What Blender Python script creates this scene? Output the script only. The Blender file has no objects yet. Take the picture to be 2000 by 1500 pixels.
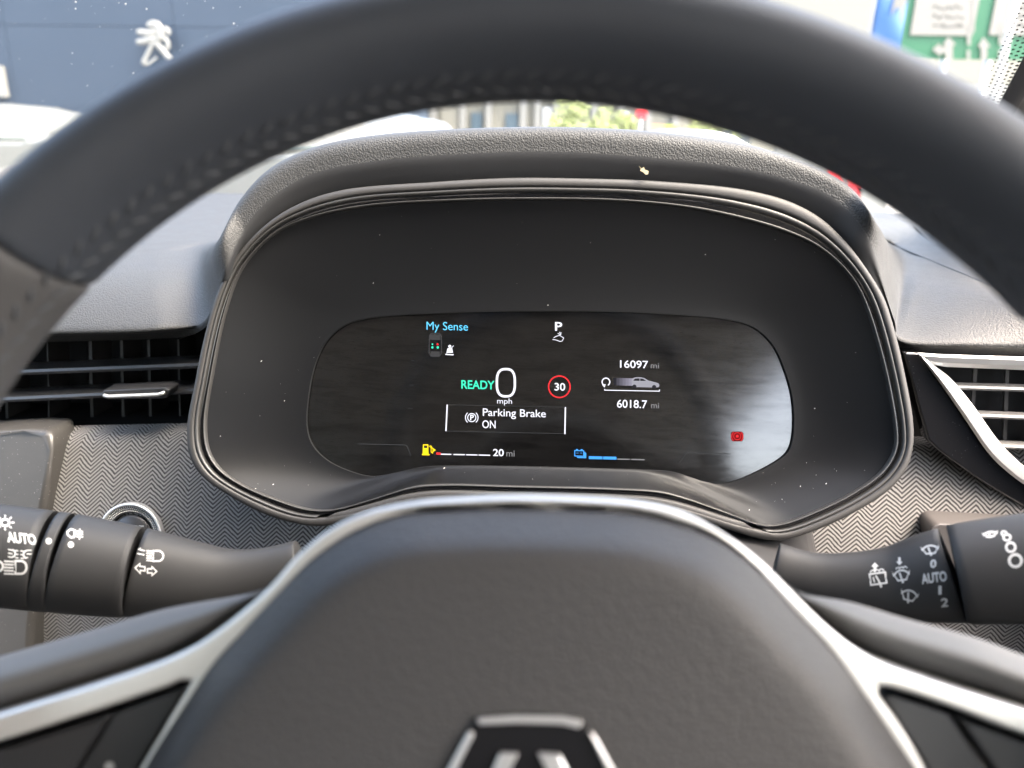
import bpy, bmesh, math, random
from mathutils import Vector, Matrix
from mathutils.bvhtree import BVHTree
random.seed(7)
scene = bpy.context.scene
COL = scene.collection
rad = math.radians

# ------------------------------------------------------------------ camera, world, sun, exposure
FPX = 1450.0                                   # focal length in pixels of the 2000 px wide photograph
EYE = Vector((0, 0, 1.10))
YAW, PITCH, ROLL = rad(4.5), rad(18.0), rad(1.3)
FW = Vector((-math.sin(YAW)*math.cos(PITCH), math.cos(YAW)*math.cos(PITCH), -math.sin(PITCH)))
R0 = Vector((math.cos(YAW), math.sin(YAW), 0)); U0 = R0.cross(FW)
CR = R0*math.cos(ROLL) + U0*math.sin(ROLL); CU = -R0*math.sin(ROLL) + U0*math.cos(ROLL)
cam_d = bpy.data.cameras.new('camera'); cam = bpy.data.objects.new('camera', cam_d); COL.objects.link(cam)
cam.matrix_world = Matrix(((CR.x, CU.x, -FW.x, EYE.x), (CR.y, CU.y, -FW.y, EYE.y), (CR.z, CU.z, -FW.z, EYE.z), (0, 0, 0, 1)))
cam_d.sensor_width = 36; cam_d.lens = FPX/2000*36; cam_d.clip_start = 0.01; cam_d.clip_end = 2000
cam_d.dof.use_dof = True; cam_d.dof.focus_distance = 0.46; cam_d.dof.aperture_fstop = 6.9
scene.camera = cam

SUN_EL, SUN_AZ = rad(58), rad(105)             # azimuth measured from +Y towards +X
world = bpy.data.worlds.new('World'); scene.world = world; world.use_nodes = True
wn = world.node_tree; wn.nodes.clear()
wo = wn.nodes.new('ShaderNodeOutputWorld'); wb = wn.nodes.new('ShaderNodeBackground'); ws = wn.nodes.new('ShaderNodeTexSky')
ws.sky_type = 'NISHITA'; ws.sun_disc = False; ws.sun_elevation = SUN_EL; ws.sun_rotation = SUN_AZ
ws.air_density = 1.2; ws.dust_density = 8.0; ws.ozone_density = 1.0
wb.inputs['Strength'].default_value = 0.15
wn.links.new(ws.outputs[0], wb.inputs[0]); wn.links.new(wb.outputs[0], wo.inputs[0])
sun_d = bpy.data.lights.new('sun', 'SUN'); sun = bpy.data.objects.new('sun', sun_d); COL.objects.link(sun)
sun_d.energy = 0.5; sun_d.angle = rad(60); sun_d.color = (1.0, 0.975, 0.94)
sdir = Vector((math.sin(SUN_AZ)*math.cos(SUN_EL), math.cos(SUN_AZ)*math.cos(SUN_EL), math.sin(SUN_EL)))
sun.rotation_euler = sdir.to_track_quat('Z', 'Y').to_euler(); sun.location = (0, 0, 30)
vs = scene.view_settings
vs.view_transform = 'Standard'; vs.look = 'None'; vs.gamma = 1; vs.use_curve_mapping = False; vs.exposure = 4.2
vs.use_white_balance = True; vs.white_balance_temperature = 6650; vs.white_balance_tint = 10
scene.cycles.use_denoising = True
try: scene.cycles.denoiser = 'OPENIMAGEDENOISE'
except Exception: pass
scene.cycles.max_bounces = 8; scene.cycles.diffuse_bounces = 4; scene.cycles.glossy_bounces = 4
scene.cycles.transparent_max_bounces = 12; scene.cycles.sample_clamp_indirect = 6
scene.cycles.caustics_reflective = False; scene.cycles.caustics_refractive = False

# ------------------------------------------------------------------ placing points
def ray(px, py):
    return (FW + CR*((px-1000)/FPX) - CU*((py-750)/FPX))
def onY(px, py, Y):
    d = ray(px, py); return EYE + d*((Y-EYE.y)/d.y)
def onZ(px, py, Z):
    d = ray(px, py); return EYE + d*((Z-EYE.z)/d.z)
def onX(px, py, X):
    d = ray(px, py); return EYE + d*((X-EYE.x)/d.x)
class Frame:
    """flat working plane standing in the car: o origin, x right, y up the face, n towards the driver"""
    def __init__(s, o, tilt):
        s.o = o; s.x = Vector((1, 0, 0)); s.y = Vector((0, math.sin(tilt), math.cos(tilt))); s.n = Vector((0, -math.cos(tilt), math.sin(tilt)))
    def px(s, px, py, w=0.0):
        d = ray(px, py); o = s.o + s.n*w
        return EYE + d*((o-EYE).dot(s.n)/d.dot(s.n))
    def loc(s, px, py, w=0.0):
        p = s.px(px, py, w) - s.o; return (p.dot(s.x), p.dot(s.y))
    def at(s, u, v, w=0.0):
        return s.o + s.x*u + s.y*v + s.n*w

# ------------------------------------------------------------------ object helpers
def put(name, me, parent=None, mats=None, kind=None):
    o = bpy.data.objects.new(name, me); COL.objects.link(o)
    for m in (mats or []): me.materials.append(m)
    if parent is not None:
        o.parent = parent
        if parent.type == 'EMPTY' and not parent.get('_local'): o.matrix_parent_inverse = Matrix.Translation(-parent.location)
    if kind: o['kind'] = kind
    return o
def tag(o, label, cat, group=None, kind=None):
    o['label'] = label; o['category'] = cat
    if group: o['group'] = group
    if kind: o['kind'] = kind
    return o
def thing(name, loc, label, cat, group=None, local=False):
    o = bpy.data.objects.new(name, None); COL.objects.link(o); o.location = loc; o.empty_display_size = .05
    if local: o['_local'] = 1
    return tag(o, label, cat, group)
def mesh(name, verts, faces, smooth=False, uvs=None):
    me = bpy.data.meshes.new(name); me.from_pydata([tuple(v) for v in verts], [], faces); me.update()
    if smooth: me.polygons.foreach_set('use_smooth', [True]*len(me.polygons))
    if uvs:
        l = me.uv_layers.new(name='UVMap')
        for li, lo in enumerate(me.loops): l.data[li].uv = uvs[lo.vertex_index]
    return me
def loft(name, rows, closed=False, smooth=True, cap0=False, cap1=False, uv=None, flip=False):
    n = len(rows[0]); V = [p for r in rows for p in r]; Fc = []
    for i in range(len(rows)-1):
        for j in range(n if closed else n-1):
            a, b = i*n+j, i*n+(j+1) % n
            f = (a, b, b+n, a+n); Fc.append(f[::-1] if flip else f)
    if cap0: Fc.append(tuple(range(n)) if flip else tuple(range(n))[::-1])
    if cap1: Fc.append(tuple((len(rows)-1)*n+k for k in range(n))[::-1 if flip else 1])
    me = mesh(name, V, Fc, smooth, uv)
    bm = bmesh.new(); bm.from_mesh(me); bmesh.ops.recalc_face_normals(bm, faces=bm.faces); bm.to_mesh(me); bm.free()
    return me
def cat(pts, n, closed=False):
    """Catmull-Rom resampling (chordal), n points, evenly spaced"""
    P = [Vector(p) for p in pts]; m = len(P); out = []
    segs = m if closed else m-1
    for i in range(segs):
        if closed: p0, p1, p2, p3 = P[i-1], P[i], P[(i+1) % m], P[(i+2) % m]
        else: p0, p1, p2, p3 = P[max(i-1, 0)], P[i], P[i+1], P[min(i+2, m-1)]
        t0, t1 = 0, max((p1-p0).length, 1e-9)**.5
        if p0 == p1: t1 = max((p2-p1).length, 1e-9)**.5
        t2 = t1 + max((p2-p1).length, 1e-9)**.5
        t3 = t2 + (max((p3-p2).length, 1e-9)**.5 if p3 != p2 else (t2-t1))
        q0 = p0 if p0 != p1 else p1*2-p2
        q3 = p3 if p3 != p2 else p2*2-p1
        for k in range(24):
            t = t1 + (t2-t1)*k/24
            A1 = q0*((t1-t)/(t1-t0)) + p1*((t-t0)/(t1-t0)); A2 = p1*((t2-t)/(t2-t1)) + p2*((t-t1)/(t2-t1)); A3 = p2*((t3-t)/(t3-t2)) + q3*((t-t2)/(t3-t2))
            B1 = A1*((t2-t)/(t2-t0)) + A2*((t-t0)/(t2-t0)); B2 = A2*((t3-t)/(t3-t1)) + A3*((t-t1)/(t3-t1))
            out.append(B1*((t2-t)/(t2-t1)) + B2*((t-t1)/(t2-t1)))
    out.append(P[0].copy() if closed else P[-1].copy())
    L = [0]
    for i in range(1, len(out)): L.append(L[-1] + (out[i]-out[i-1]).length)
    res = []; k = 0; N = n if closed else n-1
    for i in range(n):
        d = L[-1]*i/N
        while k < len(L)-2 and L[k+1] < d: k += 1
        f = (d-L[k])/max(L[k+1]-L[k], 1e-12); res.append(out[k].lerp(out[k+1], min(max(f, 0), 1)))
    return res
def catu(pts, n):
    """Catmull-Rom with the same parameter for every curve: n samples uniformly over control index"""
    P = [Vector(p) for p in pts]; m = len(P); out = []
    for i in range(n):
        s = (m-1)*i/(n-1); k = min(int(s), m-2); t = s-k
        p0, p1, p2, p3 = P[max(k-1, 0)], P[k], P[k+1], P[min(k+2, m-1)]
        out.append(0.5*((2*p1) + (p2-p0)*t + (2*p0-5*p1+4*p2-p3)*t*t + (-p0+3*p1-3*p2+p3)*t**3))
    return out
def plate(name, P, depth_vec, mats, parent, bevel=0, seg=3, smooth=True):
    """closed outline P (3D, planar) given real thickness along depth_vec"""
    n = len(P); V = list(P) + [p+depth_vec for p in P]
    Fc = [tuple(range(n)), tuple(range(2*n-1, n-1, -1))] + [(i, i+n, (i+1) % n+n, (i+1) % n) for i in range(n)]
    me = mesh(name, V, Fc)
    bm = bmesh.new(); bm.from_mesh(me); bmesh.ops.recalc_face_normals(bm, faces=bm.faces); bm.to_mesh(me); bm.free()
    o = put(name, me, parent, mats)
    if bevel:
        me.polygons.foreach_set('use_smooth', [True]*len(me.polygons))
        b = o.modifiers.new('bevel', 'BEVEL'); b.width = bevel; b.segments = seg; b.limit_method = 'ANGLE'; b.angle_limit = rad(50); b.harden_normals = True; b.use_clamp_overlap = True
    return o
def boxmesh(name, x0, x1, y0, y1, z0, z1):
    V = [(x, y, z) for z in (z0, z1) for y in (y0, y1) for x in (x0, x1)]
    return mesh(name, V, [(0, 2, 3, 1), (4, 5, 7, 6), (0, 1, 5, 4), (2, 6, 7, 3), (0, 4, 6, 2), (1, 3, 7, 5)])
def box(name, x0, x1, y0, y1, z0, z1, m, parent=None, bevel=0, kind=None):
    o = put(name, boxmesh(name, x0, x1, y0, y1, z0, z1), parent, [m], kind)
    if bevel:
        o.data.polygons.foreach_set('use_smooth', [True]*6)
        b = o.modifiers.new('bevel', 'BEVEL'); b.width = bevel; b.segments = 3; b.harden_normals = True
    return o
def tube(name, path, r, m, parent=None, n=12, sx=1.0, caps=True):
    """round bar along a polyline; r number or list"""
    P = [Vector(p) for p in path]; rows = []
    up = Vector((0, 0, 1))
    for i, p in enumerate(P):
        t = (P[min(i+1, len(P)-1)] - P[max(i-1, 0)]).normalized()
        a = t.cross(up); a = a.normalized() if a.length > 1e-4 else Vector((1, 0, 0)); b = a.cross(t).normalized()
        rr = r[i] if isinstance(r, (list, tuple)) else r
        rows.append([p + a*(rr*sx*math.cos(2*math.pi*k/n)) + b*(rr*math.sin(2*math.pi*k/n)) for k in range(n)])
    return put(name, loft(name, rows, True, True, caps, caps), parent, [m])
def sm(e0, e1, x):
    t = min(max((x-e0)/(e1-e0), 0), 1); return t*t*(3-2*t)

# ------------------------------------------------------------------ materials
def mat(name, col, rough=.5, metal=0., spec=.5, coat=0., bump=None, var=None, emit=None, dust=None, trans=0):
    m = bpy.data.materials.new(name); m.use_nodes = True; nt = m.node_tree; N = nt.nodes; L = nt.links
    b = N['Principled BSDF']; b.inputs['Base Color'].default_value = (*col, 1); b.inputs['Roughness'].default_value = rough
    b.inputs['Metallic'].default_value = metal; b.inputs['Specular IOR Level'].default_value = spec; b.inputs['Coat Weight'].default_value = coat
    b.inputs['Coat Roughness'].default_value = .05
    if emit: b.inputs['Emission Color'].default_value = (*emit[0], 1); b.inputs['Emission Strength'].default_value = emit[1]
    tc = N.new('ShaderNodeTexCoord')
    colout = None
    if var:                                      # (scale, amount): slight mottling of the colour and the gloss
        nz = N.new('ShaderNodeTexNoise'); nz.inputs['Scale'].default_value = var[0]; nz.inputs['Detail'].default_value = 5
        L.new(tc.outputs['Object'], nz.inputs['Vector'])
        mx = N.new('ShaderNodeMix'); mx.data_type = 'RGBA'
        mx.inputs[6].default_value = (*[c*(1-var[1]) for c in col], 1); mx.inputs[7].default_value = (*[min(c*(1+var[1]), 1) for c in col], 1)
        L.new(nz.outputs['Fac'], mx.inputs[0]); colout = mx.outputs[2]
        mr = N.new('ShaderNodeMapRange'); mr.inputs['To Min'].default_value = max(rough-.08, .02); mr.inputs['To Max'].default_value = min(rough+.08, 1)
        L.new(nz.outputs['Fac'], mr.inputs['Value']); L.new(mr.outputs[0], b.inputs['Roughness'])
    if dust:                                     # (scale, threshold, colour): small specks of dust lying on it
        vo = N.new('ShaderNodeTexVoronoi'); vo.inputs['Scale'].default_value = dust[0]
        L.new(tc.outputs['Object'], vo.inputs['Vector'])
        rnd = N.new('ShaderNodeSeparateColor'); L.new(vo.outputs['Color'], rnd.inputs[0])
        lt = N.new('ShaderNodeMath'); lt.operation = 'MULTIPLY'; lt.inputs[1].default_value = dust[1]; L.new(rnd.outputs[0], lt.inputs[0])
        pw = N.new('ShaderNodeMath'); pw.operation = 'POWER'; pw.inputs[1].default_value = 6; L.new(rnd.outputs[1], pw.inputs[0])
        l2 = N.new('ShaderNodeMath'); l2.operation = 'MULTIPLY'; L.new(lt.outputs[0], l2.inputs[0]); L.new(pw.outputs[0], l2.inputs[1])
        c = N.new('ShaderNodeMath'); c.operation = 'LESS_THAN'; L.new(vo.outputs['Distance'], c.inputs[0]); L.new(l2.outputs[0], c.inputs[1])
        mx = N.new('ShaderNodeMix'); mx.data_type = 'RGBA'; mx.inputs[6].default_value = (*col, 1); mx.inputs[7].default_value = (*dust[2], 1)
        if colout: L.new(colout, mx.inputs[6])
        L.new(c.outputs[0], mx.inputs[0]); colout = mx.outputs[2]
    if colout: L.new(colout, b.inputs['Base Color'])
    if bump:
        kind, sc, st, dist = bump
        bp = N.new('ShaderNodeBump'); bp.inputs['Strength'].default_value = st; bp.inputs['Distance'].default_value = dist
        if kind == 'leather':
            ns = N.new('ShaderNodeTexNoise'); ns.inputs['Scale'].default_value = sc*.5; L.new(tc.outputs['Object'], ns.inputs['Vector'])
            ad = N.new('ShaderNodeMix'); ad.data_type = 'VECTOR'; ad.inputs[0].default_value = .0012
            va = N.new('ShaderNodeVectorMath'); va.operation = 'MULTIPLY_ADD'; va.inputs[1].default_value = (.0016,)*3
            L.new(ns.outputs['Color'], va.inputs[0]); L.new(tc.outputs['Object'], va.inputs[2])
            vo = N.new('ShaderNodeTexVoronoi'); vo.feature = 'F1'; vo.inputs['Scale'].default_value = sc
            L.new(va.outputs[0], vo.inputs['Vector']); bp.invert = True
            L.new(vo.outputs['Distance'], bp.inputs['Height'])
        else:
            ns = N.new('ShaderNodeTexNoise'); ns.inputs['Scale'].default_value = sc; ns.inputs['Detail'].default_value = 4
            L.new(tc.outputs['Object'], ns.inputs['Vector']); L.new(ns.outputs['Fac'], bp.inputs['Height'])
        L.new(bp.outputs[0], b.inputs['Normal'])
    return m
def emis(name, col, st):
    m = bpy.data.materials.new(name); m.use_nodes = True; N = m.node_tree.nodes; N.clear()
    e = N.new('ShaderNodeEmission'); e.inputs[0].default_value = (*col, 1); e.inputs[1].default_value = st
    o = N.new('ShaderNodeOutputMaterial'); m.node_tree.links.new(e.outputs[0], o.inputs[0]); return m
def herringbone(name):
    m = bpy.data.materials.new(name); m.use_nodes = True; nt = m.node_tree; N = nt.nodes; L = nt.links; b = N['Principled BSDF']
    uv = N.new('ShaderNodeUVMap'); sp = N.new('ShaderNodeSeparateXYZ'); L.new(uv.outputs[0], sp.inputs[0])
    nz = N.new('ShaderNodeTexNoise'); nz.inputs['Scale'].default_value = 90; nz.inputs['Detail'].default_value = 3; L.new(uv.outputs[0], nz.inputs['Vector'])
    def M(op, a, b_=None, c=None):
        n = N.new('ShaderNodeMath'); n.operation = op
        for i, v in enumerate((a, b_, c)):
            if v is None: continue
            if isinstance(v, (int, float)): n.inputs[i].default_value = v
            else: L.new(v, n.inputs[i])
        return n.outputs[0]
    wob = M('MULTIPLY', M('SUBTRACT', nz.outputs['Fac'], .5), .0022)
    u = M('ADD', sp.outputs[0], wob); v = M('ADD', sp.outputs[1], wob)
    per = .0190
    tri = M('ABSOLUTE', M('SUBTRACT', M('FRACT', M('DIVIDE', u, per)), .5))          # 0..0.5
    h = M('MULTIPLY_ADD', tri, .0175, v)
    ph = M('FRACT', M('DIVIDE', h, .0031))
    st = M('ABSOLUTE', M('SUBTRACT', ph, .5))                                          # 0..0.5
    mr = N.new('ShaderNodeMapRange'); mr.interpolation_type = 'SMOOTHSTEP'; mr.inputs['From Min'].default_value = .14; mr.inputs['From Max'].default_value = .30; L.new(st, mr.inputs['Value'])
    th = N.new('ShaderNodeTexNoise'); th.inputs['Scale'].default_value = 2600; th.inputs['Detail'].default_value = 1; L.new(uv.outputs[0], th.inputs['Vector'])
    mx = N.new('ShaderNodeMix'); mx.data_type = 'RGBA'; mx.inputs[6].default_value = (.028, .027, .0265, 1); mx.inputs[7].default_value = (.21, .202, .198, 1); L.new(mr.outputs[0], mx.inputs[0])
    m2 = N.new('ShaderNodeMix'); m2.data_type = 'RGBA'; m2.blend_type = 'MULTIPLY'; m2.inputs[0].default_value = .55
    L.new(mx.outputs[2], m2.inputs[6]); L.new(th.outputs['Fac'], m2.inputs[7]); L.new(m2.outputs[2], b.inputs['Base Color'])
    b.inputs['Roughness'].default_value = .9; b.inputs['Specular IOR Level'].default_value = .15; b.inputs['Sheen Weight'].default_value = .15
    bp = N.new('ShaderNodeBump'); bp.inputs['Strength'].default_value = .5; bp.inputs['Distance'].default_value = .0005; L.new(mr.outputs[0], bp.inputs['Height']); L.new(bp.outputs[0], b.inputs['Normal'])
    return m
def screen_mat(name):
    """dark glossy display glass with wiped dust: streaks change its gloss and leave a thin grey film"""
    m = bpy.data.materials.new(name); m.use_nodes = True; nt = m.node_tree; N = nt.nodes; L = nt.links; b = N['Principled BSDF']
    tc = N.new('ShaderNodeTexCoord'); mp = N.new('ShaderNodeMapping'); mp.inputs['Scale'].default_value = (1, 1, 7); mp.inputs['Rotation'].default_value = (0, rad(8), 0)
    L.new(tc.outputs['Object'], mp.inputs['Vector'])
    n1 = N.new('ShaderNodeTexNoise'); n1.inputs['Scale'].default_value = 34; n1.inputs['Detail'].default_value = 8; n1.inputs['Roughness'].default_value = .72; n1.inputs['Distortion'].default_value = .6
    L.new(mp.outputs[0], n1.inputs['Vector'])
    n2 = N.new('ShaderNodeTexNoise'); n2.inputs['Scale'].default_value = 260; n2.inputs['Detail'].default_value = 4; n2.inputs['Distortion'].default_value = 1.2; L.new(mp.outputs[0], n2.inputs['Vector'])
    r1 = N.new('ShaderNodeMapRange'); r1.inputs['From Min'].default_value = .28; r1.inputs['From Max'].default_value = .55; L.new(n1.outputs['Fac'], r1.inputs['Value'])
    r2 = N.new('ShaderNodeMapRange'); r2.inputs['From Min'].default_value = .30; r2.inputs['From Max'].default_value = .40; L.new(n2.outputs['Fac'], r2.inputs['Value'])
    mu = N.new('ShaderNodeMath'); mu.operation = 'MULTIPLY'; L.new(r1.outputs[0], mu.inputs[0]); L.new(r2.outputs[0], mu.inputs[1])
    mx = N.new('ShaderNodeMix'); mx.data_type = 'RGBA'; mx.inputs[6].default_value = (.0012, .0012, .0013, 1); mx.inputs[7].default_value = (.003, .0029, .0029, 1); L.new(mu.outputs[0], mx.inputs[0])
    L.new(mx.outputs[2], b.inputs['Base Color'])
    rr = N.new('ShaderNodeMapRange'); rr.inputs['To Min'].default_value = .10; rr.inputs['To Max'].default_value = .15; L.new(mu.outputs[0], rr.inputs['Value']); L.new(rr.outputs[0], b.inputs['Roughness'])
    si = N.new('ShaderNodeMapRange'); si.inputs['To Min'].default_value = .45; si.inputs['To Max'].default_value = .8; b.inputs['Coat Roughness'].default_value = .12
    ct = N.new('ShaderNodeMapRange'); ct.inputs['To Min'].default_value = .4; ct.inputs['To Max'].default_value = .7; L.new(mu.outputs[0], ct.inputs['Value']); L.new(ct.outputs[0], b.inputs['Coat Weight']); L.new(mu.outputs[0], si.inputs['Value']); L.new(si.outputs[0], b.inputs['Specular IOR Level'])
    return m
def glass_mat(name, tint=(.93, .96, .94), gl=.05, rough=0.0):
    m = bpy.data.materials.new(name); m.use_nodes = True; N = m.node_tree.nodes; L = m.node_tree.links; N.clear()
    t = N.new('ShaderNodeBsdfTransparent'); t.inputs[0].default_value = (*tint, 1)
    g = N.new('ShaderNodeBsdfGlossy'); g.inputs['Roughness'].default_value = rough
    fr = N.new('ShaderNodeLayerWeight'); fr.inputs[0].default_value = gl
    mx = N.new('ShaderNodeMixShader'); o = N.new('ShaderNodeOutputMaterial')
    L.new(fr.outputs['Fresnel'], mx.inputs[0]); L.new(t.outputs[0], mx.inputs[1]); L.new(g.outputs[0], mx.inputs[2]); L.new(mx.outputs[0], o.inputs[0]); return m

M_grain = mat('dash soft grained', (.025, .0255, .026), .58, spec=.28, bump=('leather', 900, .6, .0005), var=(60, .12))
M_leather = mat('rim leather', (.030, .034, .041), .56, spec=.28, bump=('leather', 1500, .25, .0003), var=(25, .1))  # bluish: the sky's tint on the rim is put into the colour
M_grip = mat('rim grip leather', (.048, .047, .047), .58, spec=.28, bump=('leather', 1500, .3, .0003), var=(25, .1))
M_thread = mat('stitch thread', (.038, .041, .046), .7)
M_pad = mat('airbag cover', (.035, .034, .0338), .58, spec=.24, bump=('leather', 850, .45, .0005), var=(18, .12))
M_satin = mat('satin silver', (.54, .53, .505), .34, metal=.6, var=(40, .04))
M_satin2 = mat('satin silver vent', (.60, .60, .60), .36, metal=.8, var=(60, .05))
M_grey = mat('grey soft plastic', (.080, .078, .075), .62, spec=.22, bump=('noise', 900, .1, .0004), var=(20, .08))
M_black = mat('black moulded plastic', (.016, .016, .017), .42, spec=.45, bump=('noise', 1400, .1, .0003))
M_switch = mat('switch plastic', (.022, .022, .023), .40, spec=.45)
M_gloss = mat('gloss black', (.008, .008, .009), .12, spec=.5, coat=.5, dust=(700, .18, (.12, .12, .12)))
M_matte = mat('surround matte black', (.0035, .0037, .0043), .42, spec=.19, bump=('noise', 3000, .06, .0002))
M_band = mat('bezel matte', (.023, .0222, .0218), .52, spec=.35, bump=('noise', 2200, .2, .0003))
M_strip = mat('bezel smoked chrome', (.055, .054, .053), .42, metal=.6)
M_fascia = mat('hood fascia', (.017, .0175, .019), .6, spec=.3, bump=('noise', 1500, .15, .0003))
M_cavity = mat('vent cavity', (.003, .0034, .0042), .7, spec=.2)
M_slat = mat('vent slat', (.020, .020, .021), .36, spec=.5)
M_vane = mat('vent vane', (.016, .0155, .0155), .5)
M_slatgrey = mat('vent slat grey', (.10, .098, .095), .42)
M_trim = mat('console trim', (.040, .038, .036), .42, bump=('noise', 700, .15, .0004), var=(35, .3), dust=(900, .35, (.25, .24, .22)))
M_stalk = mat('stalk plastic', (.018, .0178, .0178), .56, spec=.22, bump=('noise', 1800, .06, .0002))
M_print = mat('white print', (.34, .34, .33), .6)
M_weave = herringbone('herringbone weave')
M_screen = screen_mat('display glass')
M_knurl = mat('knurled metal', (.60, .61, .61), .35, metal=.4)
M_plate = mat('grey pocket plastic', (.065, .060, .059), .45)
M_dust = mat('dust', (.45, .44, .42), .9)
M_glassws = glass_mat('windscreen glass', (.66, .69, .70))

# ------------------------------------------------------------------ ground and cabin shell (structure)
M_ground = mat('pale ground', (.22, .215, .205), .85, bump=('noise', 30, .3, .01), var=(3, .2))  # paler than asphalt, to bounce fill light up into the cabin
g = put('ground', mesh('ground', [(-300, -300, 0), (300, -300, 0), (300, 600, 0), (-300, 600, 0)], [(0, 1, 2, 3)]), None, [M_ground]); g['kind'] = 'structure'
M_lining = mat('roof lining', (.13, .127, .12), .9, bump=('noise', 900, .2, .0005))
M_cabin = mat('cabin trim dark', (.045, .044, .043), .7)
XL, XR = -1.00, 0.47
shell = bpy.data.objects.new('car_cabin_shell', None); COL.objects.link(shell); shell['kind'] = 'structure'; shell['label'] = 'roof, doors and pillars of the car around the driver'
box('roof_lining', XL-.05, XR+.05, -1.75, .24, 1.43, 1.47, M_lining, shell)
box('floor_pan', XL-.05, XR+.05, -1.75, .9, .28, .32, M_cabin, shell)
for x in (XL, XR):
    box('door_panel', x-.04, x+.04, -1.75, .80, .32, .94, M_cabin, shell)
    box('pillar', x-.03, x+.03, -.44, -.36, .94, 1.43, M_lining, shell)
    box('pillar', x-.03, x+.03, -1.75, (-1.72 if x > 0 else -1.30), .94, 1.43, M_lining, shell)  # unseen; left rear one widened to block window glare on the display
box('door_sill', XR-.10, XR+.04, .30, .84, .60, .985, M_cabin, shell, .02)
box('rear_bench', XL+.05, XR-.05, -1.72, -1.45, .32, .90, M_cabin, shell)

box('tailgate', XL-.05, XR+.05, -1.80, -1.752, .32, .95, M_cabin, shell)
box('rear_header', XL-.05, XR+.05, -1.80, -1.752, 1.22, 1.47, M_lining, shell)  # unseen; set low to keep the rear window out of the display's reflection
box('seat_back', -.24, .26, -.60, -.46, .40, .95, M_cabin, shell, .05)
box('head_rest', -.12, .14, -.58, -.48, .98, 1.20, M_cabin, shell, .04)  # unseen seat and head rest, added to darken the display's reflection
# ------------------------------------------------------------------ dashboard
ZP = 1.006                                           # height of the flat dash top
CF = Frame(EYE + ray(1075, 700)*.44, rad(18))        # the plane of the instrument cluster's front
dash = thing('dashboard', (0.03, .60, .70), 'dark grained car dashboard with herringbone cloth panels beneath the dash top', 'dashboard')
def cl(px, py, w): return CF.px(px, py, w)
YL = .475
# control sections: A lower lip or bezel edge, B face, C crest, D top behind the crest, E towards the windscreen
sec = []
for px in (-900, -500, -150, 120, 300):
    c = onZ(px+ (0 if px > 0 else 0), 492 + (250-px)*.012, ZP)
    sec.append((onY(px, 668-.03*(px-100), YL+.02), onY(px, 640-.03*(px-100), YL), c, None))
sec.append((onY(385, 650, YL+.01), onY(400, 615, YL+.012), onZ(395, 482, ZP+.001), None))
for (ax, ay, bx, by, cx, cy) in [(424, 577, 432, 540, 446, 455), (462, 504, 478, 440, 490, 385), (520, 440, 536, 378, 548, 325), (600, 392, 612, 335, 640, 286), (720, 363, 724, 312, 745, 266),
        (880, 354, 880, 298, 880, 256), (1070, 347, 1070, 292, 1070, 252), (1250, 352, 1254, 302, 1260, 259), (1420, 363, 1432, 322, 1440, 284), (1540, 394, 1556, 352, 1566, 328), (1620, 440, 1640, 392, 1648, 378), (1690, 522, 1702, 475, 1690, 436)]:
    ax += (1075-ax)*.03; ay += (760-ay)*.05
    sec.append((cl(ax, ay, -.010), cl(bx, by, .002), cl(cx, cy, -.03), 1))
sec.append((onY(1738, 640, YL), onY(1745, 606, YL+.01), onZ(1742, 478, ZP+.001), None))
for (lx, ly, cx, cy) in [(1765, 688, 1810, 507), (1900, 697, 1905, 545), (2100, 706, 2060, 600), (2400, 720, 2300, 640)]:
    sec.append((onY(lx, ly, YL+.02), onY(lx, ly-34, YL), onZ(cx, cy, ZP), None))
rowsA = []
nS = 420
cols = [[s[0] for s in sec], [], [s[1] for s in sec], [], [s[2] for s in sec], [], [], [], []]
for a, b, c, hood in sec:
    if hood:
        cols[1].append(a.lerp(b, .5) + CF.n*.002); cols[3].append(b.lerp(c, .5) + Vector((0, -.012, .006)))
        cols[5].append(c + Vector((0, .035, -.001))); fx = max(c.x-.10, 0); cols[6].append(Vector((c.x+fx*.15, .70, ZP+(c.z-ZP)*.85)))
        cols[7].append(Vector((c.x+fx*.4, .93, ZP+.003+(c.z-ZP)*.35))); cols[8].append(Vector((c.x+fx*.8, 1.17, ZP+.008)))
    else:
        cols[1].append(a.lerp(b, .5) + Vector((0, -.004, 0))); cols[3].append(b.lerp(c, .42) + Vector((0, -.004, .012)))
        cols[5].append(c + Vector((0, .05, .001))); fx = max(c.x-.10, 0); cols[6].append(Vector((c.x+fx*.15, max(.70, c.y+.08), ZP))); cols[7].append(Vector((c.x+fx*.4, max(.93, c.y+.16), ZP+.003))); cols[8].append(Vector((c.x+fx*.8, 1.17, ZP+.008)))
crv = [catu(c, nS) for c in cols]
rows = []
NV = 60
for k in range(NV):
    rows.append([None]*nS)
for i in range(nS):
    sp = catu([c[i] for c in crv], NV)
    for k in range(NV): rows[k][i] = sp[k]
for it_ in range(120):                         # let the top behind the crest run smooth
    old = [[p.copy() for p in r_] for r_ in rows[32:]]
    for k in range(33, NV-1):
        for i in range(1, nS-1):
            rows[k][i] = (old[k-33][i] + old[k-31][i] + old[k-32][i-1] + old[k-32][i+1])/4
dt = put('dash_top', loft('dash_top', rows), dash, [M_grain, M_fascia])
hs0, hs1 = 6/(len(sec)-1)*(nS-1), 17.3/(len(sec)-1)*(nS-1)
for p_ in dt.data.polygons:
    v0 = p_.vertices[0]; k_, i_ = divmod(v0, nS)
    if k_ < 14 and hs0 < i_ < hs1: p_.material_index = 1
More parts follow.
